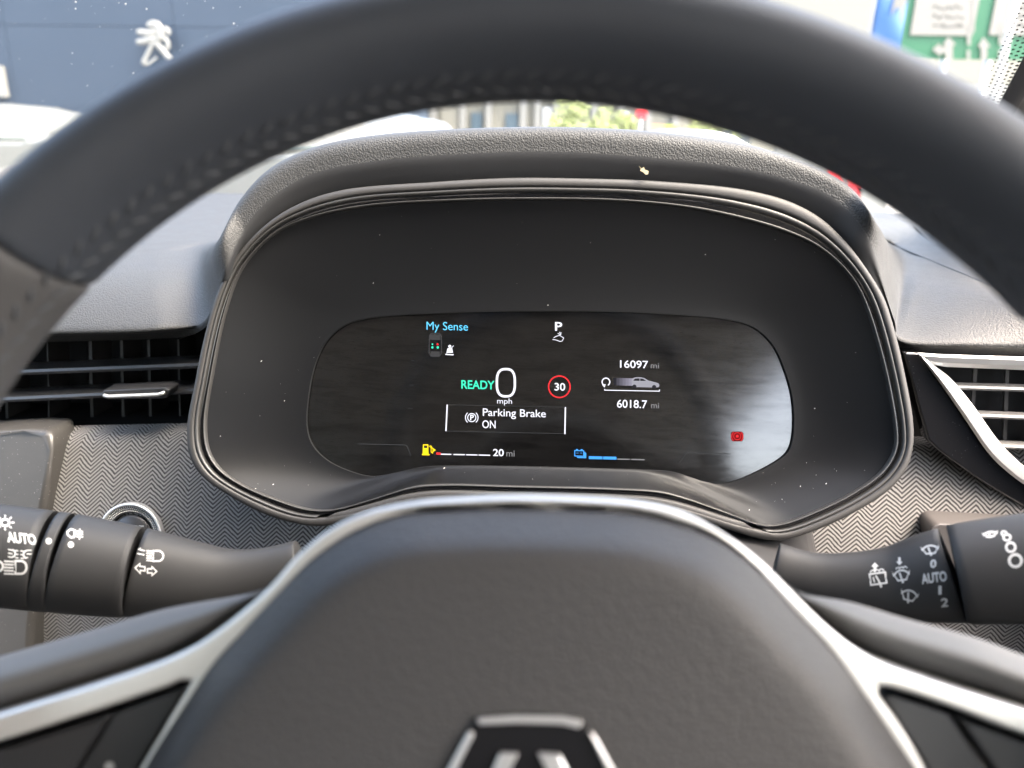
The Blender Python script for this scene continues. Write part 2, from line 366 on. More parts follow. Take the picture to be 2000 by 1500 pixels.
# a scrap of dry leaf lying on the hood's face
lp_ = [CF.px(x, y, .0045) for x, y in [(1248, 324), (1253, 329), (1258, 326), (1259, 331), (1267, 334), (1266, 340), (1261, 341), (1256, 336), (1250, 333), (1252, 330)]]
plate('leaf_scrap', lp_, CF.n*-.0008, [mat('dry leaf', (.22, .19, .12), .9)], dash)
# front wall of the dash under the cloth and behind the vents
box('dash_core', XL+.02, XR-.02, .56, 1.05, .50, .985, M_cavity, dash)
# cloth panels
def cloth(name, top, bot, y_top, y_bot, bulge, nu=60, nv=30):
    rws = []; uv = []
    for k in range(nv):
        t = k/(nv-1); row = []
        for i in range(nu):
            s = i/(nu-1); a = top(s); b = bot(s)
            px, py = a[0]+(b[0]-a[0])*t, a[1]+(b[1]-a[1])*t
            Y = y_top + (y_bot-y_top)*t - bulge*math.sin(math.pi*min(t*1.0, 1)) + .012*max(0, 1-t/.07)**2
            row.append(onY(px, py, Y))
        rws.append(row)
    vacc = [0]
    for k in range(1, nv): vacc.append(vacc[-1] - (rws[k][nu//2]-rws[k-1][nu//2]).length)
    for k in range(nv):
        for i in range(nu): uv.append((rws[k][i].x, vacc[k]))
    return put(name, loft(name, rws, uv=uv), dash, [M_weave])
def pl(pts):
    def f(s):
        x0, x1 = pts[0][0], pts[-1][0]; x = x0+(x1-x0)*s
        for (a, b) in zip(pts[:-1], pts[1:]):
            if x <= b[0]+1e-6:
                t = (x-a[0])/(b[0]-a[0]); return (x, a[1]+(b[1]-a[1])*t)
        return pts[-1]
    return f
cloth('cloth_panel', pl([(101, 841), (112, 835), (140, 831), (380, 826), (700, 822)]), pl([(60, 1290), (700, 1310)]), .480, .440, .012)
cloth('cloth_panel', pl([(1500, 850), (1740, 852), (1800, 852), (2250, 856)]), pl([(1480, 1300), (2300, 1340)]), .492, .455, .012)
# console trim at the far left
tl = [onY(*p) for p in [(-220, 850, .47), (-60, 846, .465), (40, 842, .463), (99, 841, .466), (96, 880, .455), (84, 1000, .445), (66, 1180, .430), (58, 1300, .425), (-220, 1300, .40)]]
plate('console_trim', tl, Vector((0, .03, 0)), [M_trim], dash, .005, 4)
# column shroud behind the wheel hub
rowsC = []
for (y, hw, zc, hh) in [(.455, .150, .838, .052), (.40, .140, .835, .050), (.33, .125, .832, .048), (.27, .105, .832, .044), (.235, .085, .833, .038)]:
    rowsC.append([Vector((.018 + hw*math.copysign(abs(math.cos(a))**.5, math.cos(a)), y, zc + hh*math.copysign(abs(math.sin(a))**.55, math.sin(a)))) for a in [2*math.pi*k/48 for k in range(48)]])
put('column_shroud', loft('column_shroud', rowsC, True, True, True, True), dash, [M_black])
# pocket plate behind the right stalk
pp = [(1816, 1040), (1822, 1028), (1836, 1023), (2050, 1034), (2060, 1215), (1890, 1196), (1830, 1188), (1818, 1160)]
plate('pocket_plate', [onY(x, y, .452) for x, y in pp], Vector((0, .02, 0)), [M_plate], dash, .0015)

# ------------------------------------------------------------------ left vent
vent = thing('air_vent', onY(210, 830, .50), 'black slatted air vent with a chrome tab, left of the instrument cluster', 'air vent')
def quad3(name, pts, m, parent): return put(name, mesh(name, pts, [tuple(range(len(pts)))]), parent, [m])
# box open to the driver
fl = [onY(x, y, .482) for x, y in [(-330, 668), (430, 640), (430, 842), (-330, 850)]]
bk = [p + Vector((0, .07, 0)) for p in fl]
put('cavity', mesh('cavity', fl+bk, [(4, 5, 6, 7), (0, 1, 5, 4), (1, 2, 6, 5), (2, 3, 7, 6), (3, 0, 4, 7)]), vent, [M_cavity])
def slat(pts, Y, h, d, m, parent, name='slat'):
    a, b = [onY(x, y, Y) for x, y in pts]
    prof = [(0, 0), (.0009, h*.35), (d*.5, h*.5), (d, 0), (d*.5, -h*.5), (.0009, -h*.4)]
    return put(name, loft(name, [[p + Vector((0, dy, dz)) for dy, dz in prof] for p in (a, b)], True, False, True, True), parent, [m])
slat([(-330, 742), (400, 714)], .484, .0052, .03, M_slat, vent)
s2 = slat([(-330, 797), (400, 763)], .482, .0052, .03, M_slat, vent)
for (x, ww) in [(92, 3), (176, 7), (237, 6), (290, 6), (348, 4), (10, 6), (-70, 6)]:
    a, b = onY(x, 664, .515), onY(x+4, 840, .515)
    w = ww*.5/1450*.53
    V = [a+Vector((-w, 0, 0)), a+Vector((w, 0, 0)), b+Vector((w, 0, 0)), b+Vector((-w, 0, 0))]
    put('vane', mesh('vane', V+[p+Vector((0, .025, 0)) for p in V], [(0, 1, 2, 3), (0, 4, 5, 1), (1, 5, 6, 2), (2, 6, 7, 3), (3, 7, 4, 0)]), vent, [M_vane])
tab = [onY(x, y, .470) for x, y in [(197, 770), (203, 762), (320, 757), (331, 762), (328, 775), (320, 779), (208, 781), (199, 777)]]
tb = plate('tab', tab, Vector((0, .014, .0005)), [M_black], vent, .0012)
tube('chrome_bar', [onY(203, 772, .4685), onY(212, 774.5, .468), onY(310, 770.5, .468), onY(322, 767, .4685)], .0013, M_satin, tb, 10)

# ------------------------------------------------------------------ right vent
rv = thing('air_vent', onY(1900, 950, .48), 'air vent with a slanted satin silver frame, right of the instrument cluster', 'air vent')
gp = [(1762, 686), (1776, 730), (1795, 800), (1812, 860), (1832, 880), (1862, 902), (1900, 930), (1955, 965), (2000, 992), (2080, 1024), (2300, 1080), (2300, 1030), (2080, 972), (2020, 945), (1975, 915), (1932, 873), (1885, 803), (1838, 735), (1806, 698), (1796, 688)]
plate('gloss_panel', [onY(x, y, .470) for x, y in gp], Vector((0, .012, 0)), [M_gloss], rv, .002)
fo = [(1791, 689), (1840, 692), (2300, 708), (2300, 1045), (2080, 985), (2020, 958), (1975, 928), (1930, 885), (1880, 812), (1830, 740)]
fi = [(1824, 713), (1850, 717), (2270, 734), (2270, 1010), (2080, 952), (2030, 930), (1992, 903), (1950, 860), (1900, 790), (1858, 740)]
def smooth_low(P):
    q = [(p.x, p.y) for p in catu([(x, y, 0) for x, y in P[4:] + P[:1]], 40)]
    return P[:4] + q[:-1]
fo, fi = smooth_low(fo), smooth_low(fi)
fo3 = [[onY(x, y, .4675) for x, y in fo], [onY(x, y, .4655) for x, y in [((a[0]*4+b[0])/5, (a[1]*4+b[1])/5) for a, b in zip(fo, fi)]],
       [onY(x, y, .4665) for x, y in [((a[0]+b[0]*2)/3, (a[1]+b[1]*2)/3) for a, b in zip(fo, fi)]], [onY(x, y, .4695) for x, y in fi], [onY(x, y, .4695) + Vector((0, .03, 0)) for x, y in fi]]
o = put('vent_frame', loft('vent_frame', fo3, True, False), rv, [M_satin2])
b = o.modifiers.new('bevel', 'BEVEL'); b.width = .0006; b.segments = 2
cav = [onY(x, y, .4695) + Vector((0, .0295, 0)) for x, y in fi]
put('cavity', mesh('cavity', cav, [tuple(range(len(cav)))]), rv, [M_cavity])
def rslat(p0, p1, Y, h, m):
    return slat([p0, p1], Y, h, .012, m, rv)
for (x0, y0, y1) in [(1850, 757, 770), (1885, 812, 828), (1925, 871, 890)]:
    rslat((x0, y0), (2280, y1), .4715, .0038, M_slatgrey)
for (x, y0, y1) in [(1968, 715, 940), (1906, 712, 830), (2030, 715, 960), (2095, 715, 980), (2160, 720, 1000)]:
    a, b2 = onY(x, y0, .487), onY(x-8, y1, .487); w = .0012
    put('vane', mesh('vane', [a+Vector((-w, 0, 0)), a+Vector((w, 0, 0)), b2+Vector((w, 0, 0)), b2+Vector((-w, 0, 0))]+[p + Vector((s*w, .002, 0)) for p, s in ((a, -1), (a, 1), (b2, 1), (b2, -1))], [(0, 1, 2, 3), (0, 4, 5, 1), (1, 5, 6, 2), (2, 6, 7, 3), (3, 7, 4, 0)]), rv, [M_vane])

# ------------------------------------------------------------------ start button
sb = thing('start_button', onY(258, 1110, .45), 'round start button with a knurled metal ring, on the cloth panel left of the wheel', 'button')
SF = Frame(onY(257, 1046, .4475), rad(17))
kpx = 65*(.53/1450)
def ringrow(r, w, n=72): return [SF.at(r*math.cos(2*math.pi*k/n), r*math.sin(2*math.pi*k/n), w) for k in range(n)]
put('outer_ring', loft('outer_ring', [ringrow(kpx, -.008), ringrow(kpx, .002), ringrow(kpx*.985, .003), ringrow(kpx*.93, .003), ringrow(kpx*.91, .0012)], True), sb, [M_satin2])
put('knurl_bed', loft('knurl_bed', [ringrow(kpx*.91, .0012), ringrow(kpx*.70, .0004)], True), sb, [M_strip])
V = []; Fc = []
for rr in (.755, .815, .875):
    for k in range(84):
        a = 2*math.pi*(k + (.5 if rr == .815 else 0))/84; c = SF.at(kpx*rr*math.cos(a), kpx*rr*math.sin(a), .0006+.0005*(rr-.7)/.2)
        q = .00062; i0 = len(V)
        V += [c+SF.x*q, c+SF.y*q, c-SF.x*q, c-SF.y*q, c+SF.n*.0009]; Fc += [(i0, i0+1, i0+4), (i0+1, i0+2, i0+4), (i0+2, i0+3, i0+4), (i0+3, i0, i0+4)]
put('knurling', mesh('knurling', V, Fc), sb, [M_knurl], 'stuff')
put('button_cap', loft('button_cap', [ringrow(kpx*.70, .0004), ringrow(kpx*.68, -.004), ringrow(kpx*.64, -.004), ringrow(kpx*.62, -.0005), ringrow(kpx*.58, .0008), ringrow(.0002, .001)], True, cap1=True), sb, [M_black])

# ------------------------------------------------------------------ text and icon helpers (flat print and display graphics)
def text_poly(s, off=0.0, shear=0.0, res=5):
    c = bpy.data.curves.new('t', 'FONT'); c.body = s; c.offset = off; c.shear = shear; c.resolution_u = res; c.fill_mode = 'FRONT'
    o = bpy.data.objects.new('t', c); COL.objects.link(o)
    dg = bpy.context.evaluated_depsgraph_get(); dg.update()
    me = bpy.data.meshes.new_from_object(o.evaluated_get(dg))
    vs_ = [(v.co.x, v.co.y) for v in me.vertices]; fs = [tuple(p.vertices) for p in me.polygons]
    bpy.data.objects.remove(o); bpy.data.curves.remove(c); bpy.data.meshes.remove(me); return vs_, fs
def fit(s, x0, y0, x1, y1, off=0.0, slope=.025, skew=0.0):
    """text fitted into a pixel box; slope follows the roll of the picture"""
    v, f = text_poly(s, off); xs = [p[0] for p in v]; ys = [p[1] for p in v]; a, b, c, d = min(xs), max(xs), min(ys), max(ys)
    out = []
    for x, y in v:
        X = x0+(x-a)/(b-a)*(x1-x0); Y = y1-(y-c)/(d-c)*(y1-y0); out.append((X - skew*(Y-y1), Y + slope*(X-(x0+x1)/2)))
    return out, f
def stroke(pts, w, closed=False):
    P = [Vector(p) for p in pts]; n = len(P); V = []; Fc = []
    for i in range(n):
        a = P[i-1] if (i or closed) else P[i]; b = P[(i+1) % n] if (i < n-1 or closed) else P[i]
        t1 = (P[i]-a); t2 = (b-P[i])
        t1 = t1.normalized() if t1.length else t2.normalized(); t2 = t2.normalized() if t2.length else t1
        t = (t1+t2); t = t.normalized() if t.length > 1e-6 else t1
        nn = Vector((-t.y, t.x)); k = 1/max(.5, nn.dot(Vector((-t1.y, t1.x))))
        V += [tuple(P[i]+nn*(w/2*k)), tuple(P[i]-nn*(w/2*k))]
    for i in range(n if closed else n-1):
        a, b = 2*i, 2*((i+1) % n); Fc.append((a, b, b+1, a+1))
    return V, Fc
def poly(pts): return list(pts), [tuple(range(len(pts)))]
def arc(cx, cy, r, a0, a1, n=24, ry=None): return [(cx+r*math.cos(rad(a0+(a1-a0)*k/(n-1))), cy+(ry or r)*math.sin(rad(a0+(a1-a0)*k/(n-1)))) for k in range(n)]
def disc(cx, cy, r, n=16): return poly(arc(cx, cy, r, 0, 360-360/n, n))
def rect(x0, y0, x1, y1, sl=.025): return poly([(x0, y0), (x1, y0+sl*(x1-x0)), (x1, y1+sl*(x1-x0)), (x0, y1)])
def decal(name, items, m, parent, proj, kind=None):
    V = []; Fc = []
    for v, f in items:
        i0 = len(V); V += [proj(*p) for p in v]; Fc += [tuple(i+i0 for i in q) for q in f]
    me = mesh(name, V, Fc)
    return put(name, me, parent, [m], kind)
stv, stf = fit('START', 234, 1026, 281, 1038, .01)
decal('button_lettering', [(stv, stf)], M_print, sb, lambda x, y: SF.px(x, y, .0013))

# ------------------------------------------------------------------ instrument cluster
clu = thing('instrument_cluster', CF.px(1075, 1040, -.04), 'wide dark instrument cluster with a lit digital display behind the steering wheel', 'instrument cluster')
LENS = [(850, 392), (1000, 388), (1210, 391), (1350, 405), (1455, 427), (1530, 449), (1592, 476), (1640, 513), (1675, 556), (1701, 616), (1726, 702), (1740, 765), (1752, 845), (1750, 880), (1721, 925), (1660, 968), (1583, 1005), (1540, 1021), (1510, 1027), (1482, 1025), (1415, 1000), (1332, 971), (1292, 961), (1200, 955), (1000, 950), (872, 947), (808, 951), (744, 970), (680, 990), (648, 997), (603, 996), (539, 977), (466, 945), (425, 915), (404, 880), (398, 826), (412, 730), (438, 607), (471, 522), (533, 456), (607, 423), (717, 401)]
OUT = [(850, 355), (1000, 347), (1130, 348), (1280, 353), (1455, 370), (1545, 394), (1605, 427), (1655, 475), (1692, 524), (1726, 580), (1745, 636), (1765, 718), (1784, 826), (1783, 876), (1770, 917), (1737, 957), (1660, 1006), (1583, 1040), (1545, 1052), (1510, 1056), (1476, 1051), (1415, 1032), (1332, 1006), (1292, 997), (1200, 990), (1000, 986), (872, 982), (808, 984), (744, 998), (680, 1018), (640, 1027), (600, 1027), (520, 1006), (440, 964), (392, 928), (370, 890), (365, 834), (380, 750), (398, 662), (423, 577), (460, 504), (515, 442), (577, 401), (662, 372)]
DISP = [(760, 617), (850, 612), (1000, 608), (1200, 609), (1323, 615), (1420, 624), (1470, 638), (1509, 672), (1535, 728), (1549, 784), (1549, 855), (1540, 882), (1520, 900), (1461, 931), (1420, 945), (1396, 946), (1353, 934), (1316, 922), (1261, 918), (1200, 916), (1050, 912), (900, 910), (820, 913), (770, 924), (730, 931), (690, 923), (640, 900), (610, 870), (599, 836), (603, 764), (618, 702), (640, 662), (675, 634), (717, 622)]
def polar(pts, w, n=240, c=(1075, 800)):
    """closed outline resampled by angle about a centre, in the cluster's plane at depth w"""
    P = cat([CF.loc(x, y, w) + (0,) for x, y in pts], 900, True); cx, cy = CF.loc(c[0], c[1], w)
    A = sorted((math.atan2(p.y-cy, p.x-cx), (p.x, p.y)) for p in P); out = []
    for k in range(n):
        a = -math.pi + 2*math.pi*(k+.5)/n
        import bisect
        i = bisect.bisect([q[0] for q in A], a); q0 = A[i-1]; q1 = A[i % len(A)]
        a0, a1 = q0[0], q1[0]
        if i == 0: a0 -= 2*math.pi
        if i == len(A): a1 += 2*math.pi
        t = (a-a0)/max(a1-a0, 1e-9); out.append((q0[1][0]+(q1[1][0]-q0[1][0])*t, q0[1][1]+(q1[1][1]-q0[1][1])*t))
    return out
NP = 360
pL, pO, pD = polar(LENS, 0, NP), polar(OUT, 0, NP), polar(DISP, -.022, NP)
def mixrow(a, b, t, w): return [CF.at(p[0]+(q[0]-p[0])*t, p[1]+(q[1]-p[1])*t, w) for p, q in zip(a, b)]
put('bezel_lip', loft('bezel_lip', [mixrow(pL, pO, -.02, -.004), mixrow(pL, pO, .0, -.001), mixrow(pL, pO, .05, -.0005), mixrow(pL, pO, .085, -.0012), mixrow(pL, pO, .10, -.003)], True), clu, [M_strip])
put('bezel_groove', loft('bezel_groove', [mixrow(pL, pO, .10, -.003), mixrow(pL, pO, .2, -.0032), mixrow(pL, pO, .33, -.0026)], True), clu, [M_gloss])
# the smoked chrome strip runs round sides and top and stops at two notches below
def strip_idx():
    ids = []
    for k in range(NP):
        a = -math.pi + 2*math.pi*(k+.5)/NP
        ids.append(k)
    return ids
def sector(rows, keep):                      # open run of columns of a closed loft
    ids = [k for k in range(NP) if keep(k)]
    # rotate so that the run is contiguous
    start = 0
    for j in range(len(ids)):
        if (ids[j]-1) % NP not in set(ids): start = j
    ids = ids[start:] + ids[:start]
    return [[r[k] for k in ids] for r in rows]
def bottom(k):
    u = pO[k][0]; v = pO[k][1]
    ul = CF.loc(598, 1020)[0]; ur = CF.loc(1522, 1040)[0]
    return ul < u < ur and v < CF.loc(1075, 800)[1]
srows = [mixrow(pL, pO, .33, -.0026), mixrow(pL, pO, .36, -.0002), mixrow(pL, pO, .42, .0006), mixrow(pL, pO, .52, .0004), mixrow(pL, pO, .55, -.0006)]
put('bezel_strip', loft('bezel_strip', sector(srows, lambda k: not bottom(k))), clu, [M_strip])
brows = [mixrow(pL, pO, .30, -.0026), mixrow(pL, pO, .33, .0002), mixrow(pL, pO, .40, .0010), mixrow(pL, pO, .58, .0011)]
put('bezel_sill', loft('bezel_sill', sector(brows, bottom)), clu, [M_band])
put('bezel_band', loft('bezel_band', [mixrow(pL, pO, .54, -.0012), mixrow(pL, pO, .58, .0009), mixrow(pL, pO, .66, .0014), mixrow(pL, pO, .92, .0012), mixrow(pL, pO, .99, .0), mixrow(pL, pO, 1.0, -.002), mixrow(pL, pO, .97, -.022), mixrow(pL, pO, .90, -.055)], True), clu, [M_band])
# matte funnel from the bezel back to the display
frow = []
for k in range(15):
    t = k/14; frow.append(mixrow(pL, pD, t, -.004 - .018*(1-(1-t)**1.5)))
sur = put('surround', loft('surround', frow, True), clu, [M_matte])
put('display_rim', loft('display_rim', [mixrow(pD, pD, 0, -.022), mixrow(pD, pD, 0, -.0245)], True), clu, [M_cavity])
DW = -.0245
dv = [CF.at(u*1.0, v, DW) for u, v in pD]
disp = put('display', mesh('display', dv, [tuple(range(NP))]), clu, [M_screen])
def dp(x, y): return CF.px(x, y, DW+.0003)
E_white = emis('display white', (.80, .82, .92), 0.0850); E_dim = emis('display grey', (.5, .5, .52), 0.0375); E_cyan = emis('display cyan', (.13, .62, .95), 0.0800)
E_green = emis('display green', (.05, .80, .50), 0.0800); E_red = emis('display red', (1.0, .05, .06), 0.0650); E_yel = emis('display yellow', (1.0, .72, .02), 0.0850); E_blue = emis('display blue', (.06, .33, .85), 0.0850)
E_faint = emis('display faint', (.5, .52, .55), 0.0090); E_car = emis('display car silver', (.62, .62, .72), 0.0380); E_dark = emis('display car dark', (.2, .2, .25), 0.0100); E_cargrey = emis('display car grey', (.3, .3, .32), 0.0140)
def D(name, items, m): return decal(name, items, m, disp, (lambda x, y: CF.px(x, y, DW+.0005)) if m is E_dark else dp)
D('mode_text', [fit('My Sense', 833, 629, 914, 650, .0)], E_cyan)
D('gear_letter', [fit('P', 1084, 629, 1098, 646, .02)], E_white)
D('brake_pedal_icon', [stroke([(1079, 663), (1086, 664), (1094, 667), (1098, 666), (1101, 660), (1093, 655), (1086, 657), (1081, 660)], 1.2), stroke([(1094, 652), (1093, 648)], 1.2), stroke([(1089, 651), (1095, 654), (1096, 649)], 1.2)], E_white)
D('car_plan_icon', [stroke([(839, 655), (842, 651), (858, 651), (862, 656), (862, 690), (858, 696), (842, 696), (838, 690)], 2.0, True), rect(840, 653, 860, 664), rect(841, 686, 859, 695)], E_cargrey)  # plain grey of the icon itself
D('seat_dot', [disc(854.5, 672.5, 2.2)], E_red)
D('seat_dot', [disc(844.5, 672.5, 1.6), disc(844.5, 678.5, 2.2), disc(855, 678.5, 2.4)], E_green)
D('seatbelt_icon', [disc(878.5, 676.5, 3), poly([(874, 680), (883, 680), (885, 689), (872, 689)]), stroke([(870, 692), (886, 693)], 2.2), stroke([(872, 690), (886, 675)], 1.2)], E_white)
D('ready_text', [fit('READY', 901, 743, 966, 760, .018)], E_green)
zo = arc(988, 747.5, 20-3, 0, 345, 40, 28.5-3)
def superell(cx, cy, a, b, n=48, e=.72): return [(cx+a*math.copysign(abs(math.cos(2*math.pi*k/n))**e, math.cos(2*math.pi*k/n)), cy+b*math.copysign(abs(math.sin(2*math.pi*k/n))**e, math.sin(2*math.pi*k/n))) for k in range(n)]
D('speed_digit', [stroke(superell(988, 747.5, 17.6, 26.6), 4.6, True)], E_white)
D('speed_unit', [fit('mph', 971, 778, 1000, 792, .0)], E_white)
D('speed_limit_ring', [stroke(arc(1092.5, 755.4, 21, 0, 352.5, 48), 2.6, True)], E_red)
D('speed_limit_number', [fit('30', 1083, 748, 1104, 763, .015)], E_white)
D('odometer_text', [fit('16097', 1211, 704, 1266, 719, .01)], E_white)
D('odometer_unit', [fit('mi', 1271, 709, 1287, 719.5, .0)], E_dim)
D('trip_text', [fit('6018.7', 1205, 781, 1264, 797, .01)], E_white)
D('trip_unit', [fit('mi', 1272, 786.5, 1287, 797.5, .0)], E_dim)
D('trip_reset_icon', [stroke(arc(1183.5, 746, 7.5, 125, 420, 28), 2.2), poly([(1176, 752), (1183, 750), (1181, 757)])], E_white)
for k in range(6):
    D('trail_bar', [rect(1198+6*k, 738+.15*k, 1204+6*k, 752.6+.15*k)], emis('display trail', (.6, .58, .75), .003+.0055*k))
D('car_side_icon', [poly([(1231, 752), (1231, 745), (1234, 739.5), (1240, 737), (1250, 736.5), (1258, 738), (1267, 743.5), (1278, 746), (1286, 748.5), (1288, 752), (1287, 756), (1280, 757), (1240, 756)])], E_car)
D('car_window_icon', [poly([(1237, 743.5), (1240, 739.5), (1249, 739), (1249, 744)]), poly([(1250.5, 739.2), (1256, 740), (1262, 744), (1250.5, 744)])], E_dark)
D('car_wheel_icon', [disc(1239, 755, 4), disc(1277.5, 756, 4)], E_dark)
D('trip_bracket', [stroke([(1181, 759.5), (1181, 762), (1288, 764), (1288, 760.5)], 1.6)], E_white)
D('message_bar', [stroke([(873.5, 790), (871, 842)], 2.6)], E_white)
D('message_bar', [stroke([(1104.3, 795), (1103.3, 848)], 2.6)], E_white)
D('message_line', [stroke([(872, 790.5), (1104, 795.5)], .8), stroke([(872, 842), (1103, 847)], 1.0)], E_faint)
D('parking_brake_icon', [stroke(arc(921.4, 815.6, 8, 0, 345, 24), 1.7, True), fit('P', 918.3, 810, 925.5, 821, .02), stroke(arc(921.4, 815.6, 12.3, 130, 230, 12), 1.6), stroke(arc(921.4, 815.6, 12.3, -50, 50, 12), 1.6)], E_white)
D('message_text', [fit('Parking Brake', 943, 799, 1066, 818.5, .006)], E_white)
D('message_text', [fit('ON', 942, 821, 968, 836.5, .008)], E_white)
for k in range(5):
    D('glow_band', [poly(arc(992, 846+k*1.0, 60-10*k, 0, 180, 20, 16-2.5*k))], emis('display glow', (.5, .5, .75), .006+.0035*k)) if False else None
D('fuel_pump_icon', [poly([(825.5, 887), (826, 868), (836.5, 867.6), (837, 887.5)]), stroke([(838, 871), (842, 874), (842, 883), (845, 885), (846, 878), (841, 870)], 1.5), poly([(845.5, 875), (851.5, 879), (845.5, 883)]), rect(824, 886.5, 839, 889)], E_yel)
D('fuel_pump_window', [rect(828, 870, 834.5, 875)], E_dark)
D('fuel_reserve_mark', [rect(852, 883.6, 861, 888)], E_red)
for k in range(4):
    D('fuel_segment', [rect(861+24.6*k, 886.0+.55*k, 884.4+24.6*k-(1 if k else 3), 888.2+.55*k, .02)], E_white)
D('range_text', [fit('20', 963, 877, 984, 891, .014)], E_white)
D('range_unit', [fit('mi', 989, 880, 1005, 891.5, .0)], E_dim)
D('battery_icon', [stroke([(1122.5, 880), (1140, 880.5), (1140, 891), (1122.5, 890.5)], 1.8, True), rect(1125, 877, 1129, 880), rect(1134, 877.3, 1138, 880), poly([(1141, 882), (1145, 885), (1145, 895), (1128, 894.5), (1126, 892), (1141, 892.5)]), stroke([(1126, 885), (1130, 885)], 1), stroke([(1133, 885), (1137, 885)], 1)], E_blue)
D('charge_segment', [rect(1150, 891, 1176.5, 896.6, .02)], E_blue)
D('charge_segment', [rect(1178, 891.6, 1204, 897.2, .02)], E_blue)
D('charge_segment', [rect(1205.5, 895.6, 1230, 897.8, .02)], E_dim)
D('charge_segment', [rect(1232.5, 896.2, 1259, 898.4, .02)], E_dim)
D('gauge_line', [stroke([(698, 867), (790, 869), (795, 871), (802, 890)], 1.3)], E_faint)
D('gauge_line', [stroke([(1326, 905), (1340, 884), (1427, 887)], 1.3)], E_faint)
for x, y in [(802, 704), (800, 752), (797, 798), (1325, 714)]: D('gauge_tick', [stroke([(x, y), (x+9, y+.3)], 1.2)], E_faint)
D('brake_warning_field', [poly([(1428, 845), (1432, 843), (1448, 843), (1452, 846), (1452, 858), (1449, 862), (1431, 862), (1428, 858)])], emis('display dark red', (1.0, .03, .04), .008))
decal('brake_warning_lamp', [stroke(arc(1440, 852, 7.0, 0, 340, 20), 1.5, True), disc(1440, 852, 3.0), stroke(arc(1440, 852.5, 11, 130, 230, 8), 1.5), stroke(arc(1440, 852.5, 11, -50, 50, 8), 1.5)], E_red, disp, lambda x, y: CF.px(x, y, DW+.0005))
# dust lying on the funnel
def bvh_of(o):
    dg = bpy.context.evaluated_depsgraph_get(); return BVHTree.FromPolygons([v.co for v in o.data.vertices], [tuple(p.vertices) for p in o.data.polygons])
bs = bvh_of(sur); V = []; Fc = []
for k in range(170):
    x = random.uniform(410, 1745); y = random.choice((random.uniform(390, 1020), random.uniform(900, 1020)))
    h = bs.ray_cast(EYE, ray(x, y).normalized())
    if h[0] is None: continue
    r = random.choice((.00008, .00010, .00013, .00026))*random.uniform(.7, 1.3); n = h[1] if h[1].dot(ray(x, y)) < 0 else -h[1]; t = n.orthogonal().normalized(); b2 = n.cross(t); c = h[0]+n*.00005; i0 = len(V); st = random.uniform(1, 2.2)
    V += [c+t*r*st, c+b2*r, c-t*r*st, c-b2*r, c+n*r*.6]; Fc += [(i0, i0+1, i0+4), (i0+1, i0+2, i0+4), (i0+2, i0+3, i0+4), (i0+3, i0, i0+4)]
put('dust', mesh('dust', V, Fc), clu, [M_dust], 'stuff')

# ------------------------------------------------------------------ stalks
def stalk_segment(name, secs, parent, m, ydeep=.9, n=40, cap=True):
    """secs: (px, top, bottom, Y); elliptical sections round the line joining their middles"""
    C = []
    for px, t, b, Y in secs:
        a, c = onY(px, t, Y), onY(px, b, Y); C.append(((a+c)/2, (a-c).length/2))
    rows = []
    for i, (c, r) in enumerate(C):
        ax = (C[min(i+1, len(C)-1)][0] - C[max(i-1, 0)][0]).normalized()
        up = Vector((0, .32, 1)); up = (up - ax*up.dot(ax)).normalized(); fw = ax.cross(up).normalized()
        rows.append([c + up*(r*math.sin(a)) + fw*(r*ydeep*math.cos(a)) for a in [2*math.pi*k/n for k in range(n)]])
    return put(name, loft(name, rows, True, True, cap, cap), parent, [m])
def lerp_secs(secs, xs):
    out = []
    for x in xs:
        for a, b in zip(secs[:-1], secs[1:]):
            if a[0] <= x <= b[0]:
                t = (x-a[0])/(b[0]-a[0]); t2 = t
                out.append((x,)+tuple(a[k]+(b[k]-a[k])*t2 for k in (1, 2, 3))); break
    return out
def smooth_secs(secs, n=60):
    P = cat([(s[0], (s[1]), (s[2])) for s in secs], n); Ys = [(s[0], s[3]) for s in secs]
    out = []
    for p in P:
        for a, b in zip(Ys[:-1], Ys[1:]):
            if a[0] <= p.x <= b[0]+1e-6: Y = a[1]+(b[1]-a[1])*(p.x-a[0])/(b[0]-a[0]); break
        else: Y = Ys[-1][1]
        out.append((p.x, p.y, p.z, Y))
    return out
def rounded(x0, x1, secs, r=5, inset=.045, n=10):
    """section list with softened ends"""
    xs = [x0, x0+r*.3, x0+r] + [x0+r+(x1-x0-2*r)*k/n for k in range(1, n)] + [x1-r, x1-r*.3, x1]
    S = lerp_secs(secs, xs); out = []
    for i, (x, t, b, Y) in enumerate(S):
        e = {0: inset, 1: inset*.35, len(S)-1: inset, len(S)-2: inset*.35}.get(i, 0); h = (b-t)
        out.append((x, t+h*e/2, b-h*e/2, Y))
    return out
def surf_proj(objs, lift=.00015):
    tr = [bvh_of(o) for o in objs]
    def f(x, y):
        best = None
        for t in tr:
            h = t.ray_cast(EYE, ray(x, y).normalized())
            if h[0] is not None and (best is None or h[3] < best[3]): best = h
        if best is None: return onY(x, y, .3)
        n = best[1] if best[1].dot(ray(x, y)) < 0 else -best[1]
        return best[0] + n*lift
    return f
LS = smooth_secs([(-140, 985, 1156, .285), (0, 1000, 1166, .292), (130, 1017, 1179, .300), (265, 1042, 1190, .308), (380, 1068, 1190, .315), (450, 1080, 1180, .319), (520, 1076, 1164, .323), (592, 1060, 1150, .327)], 90)
ls = thing('light_stalk', onY(590, 1110, .33), 'black light and indicator stalk with white symbols, left of the wheel hub', 'stalk')
k1 = stalk_segment('end_knob', rounded(-130, 89, LS), ls, M_stalk)
k2 = stalk_segment('fog_ring', rounded(91, 121, LS, 3, .03, 4), ls, M_stalk)
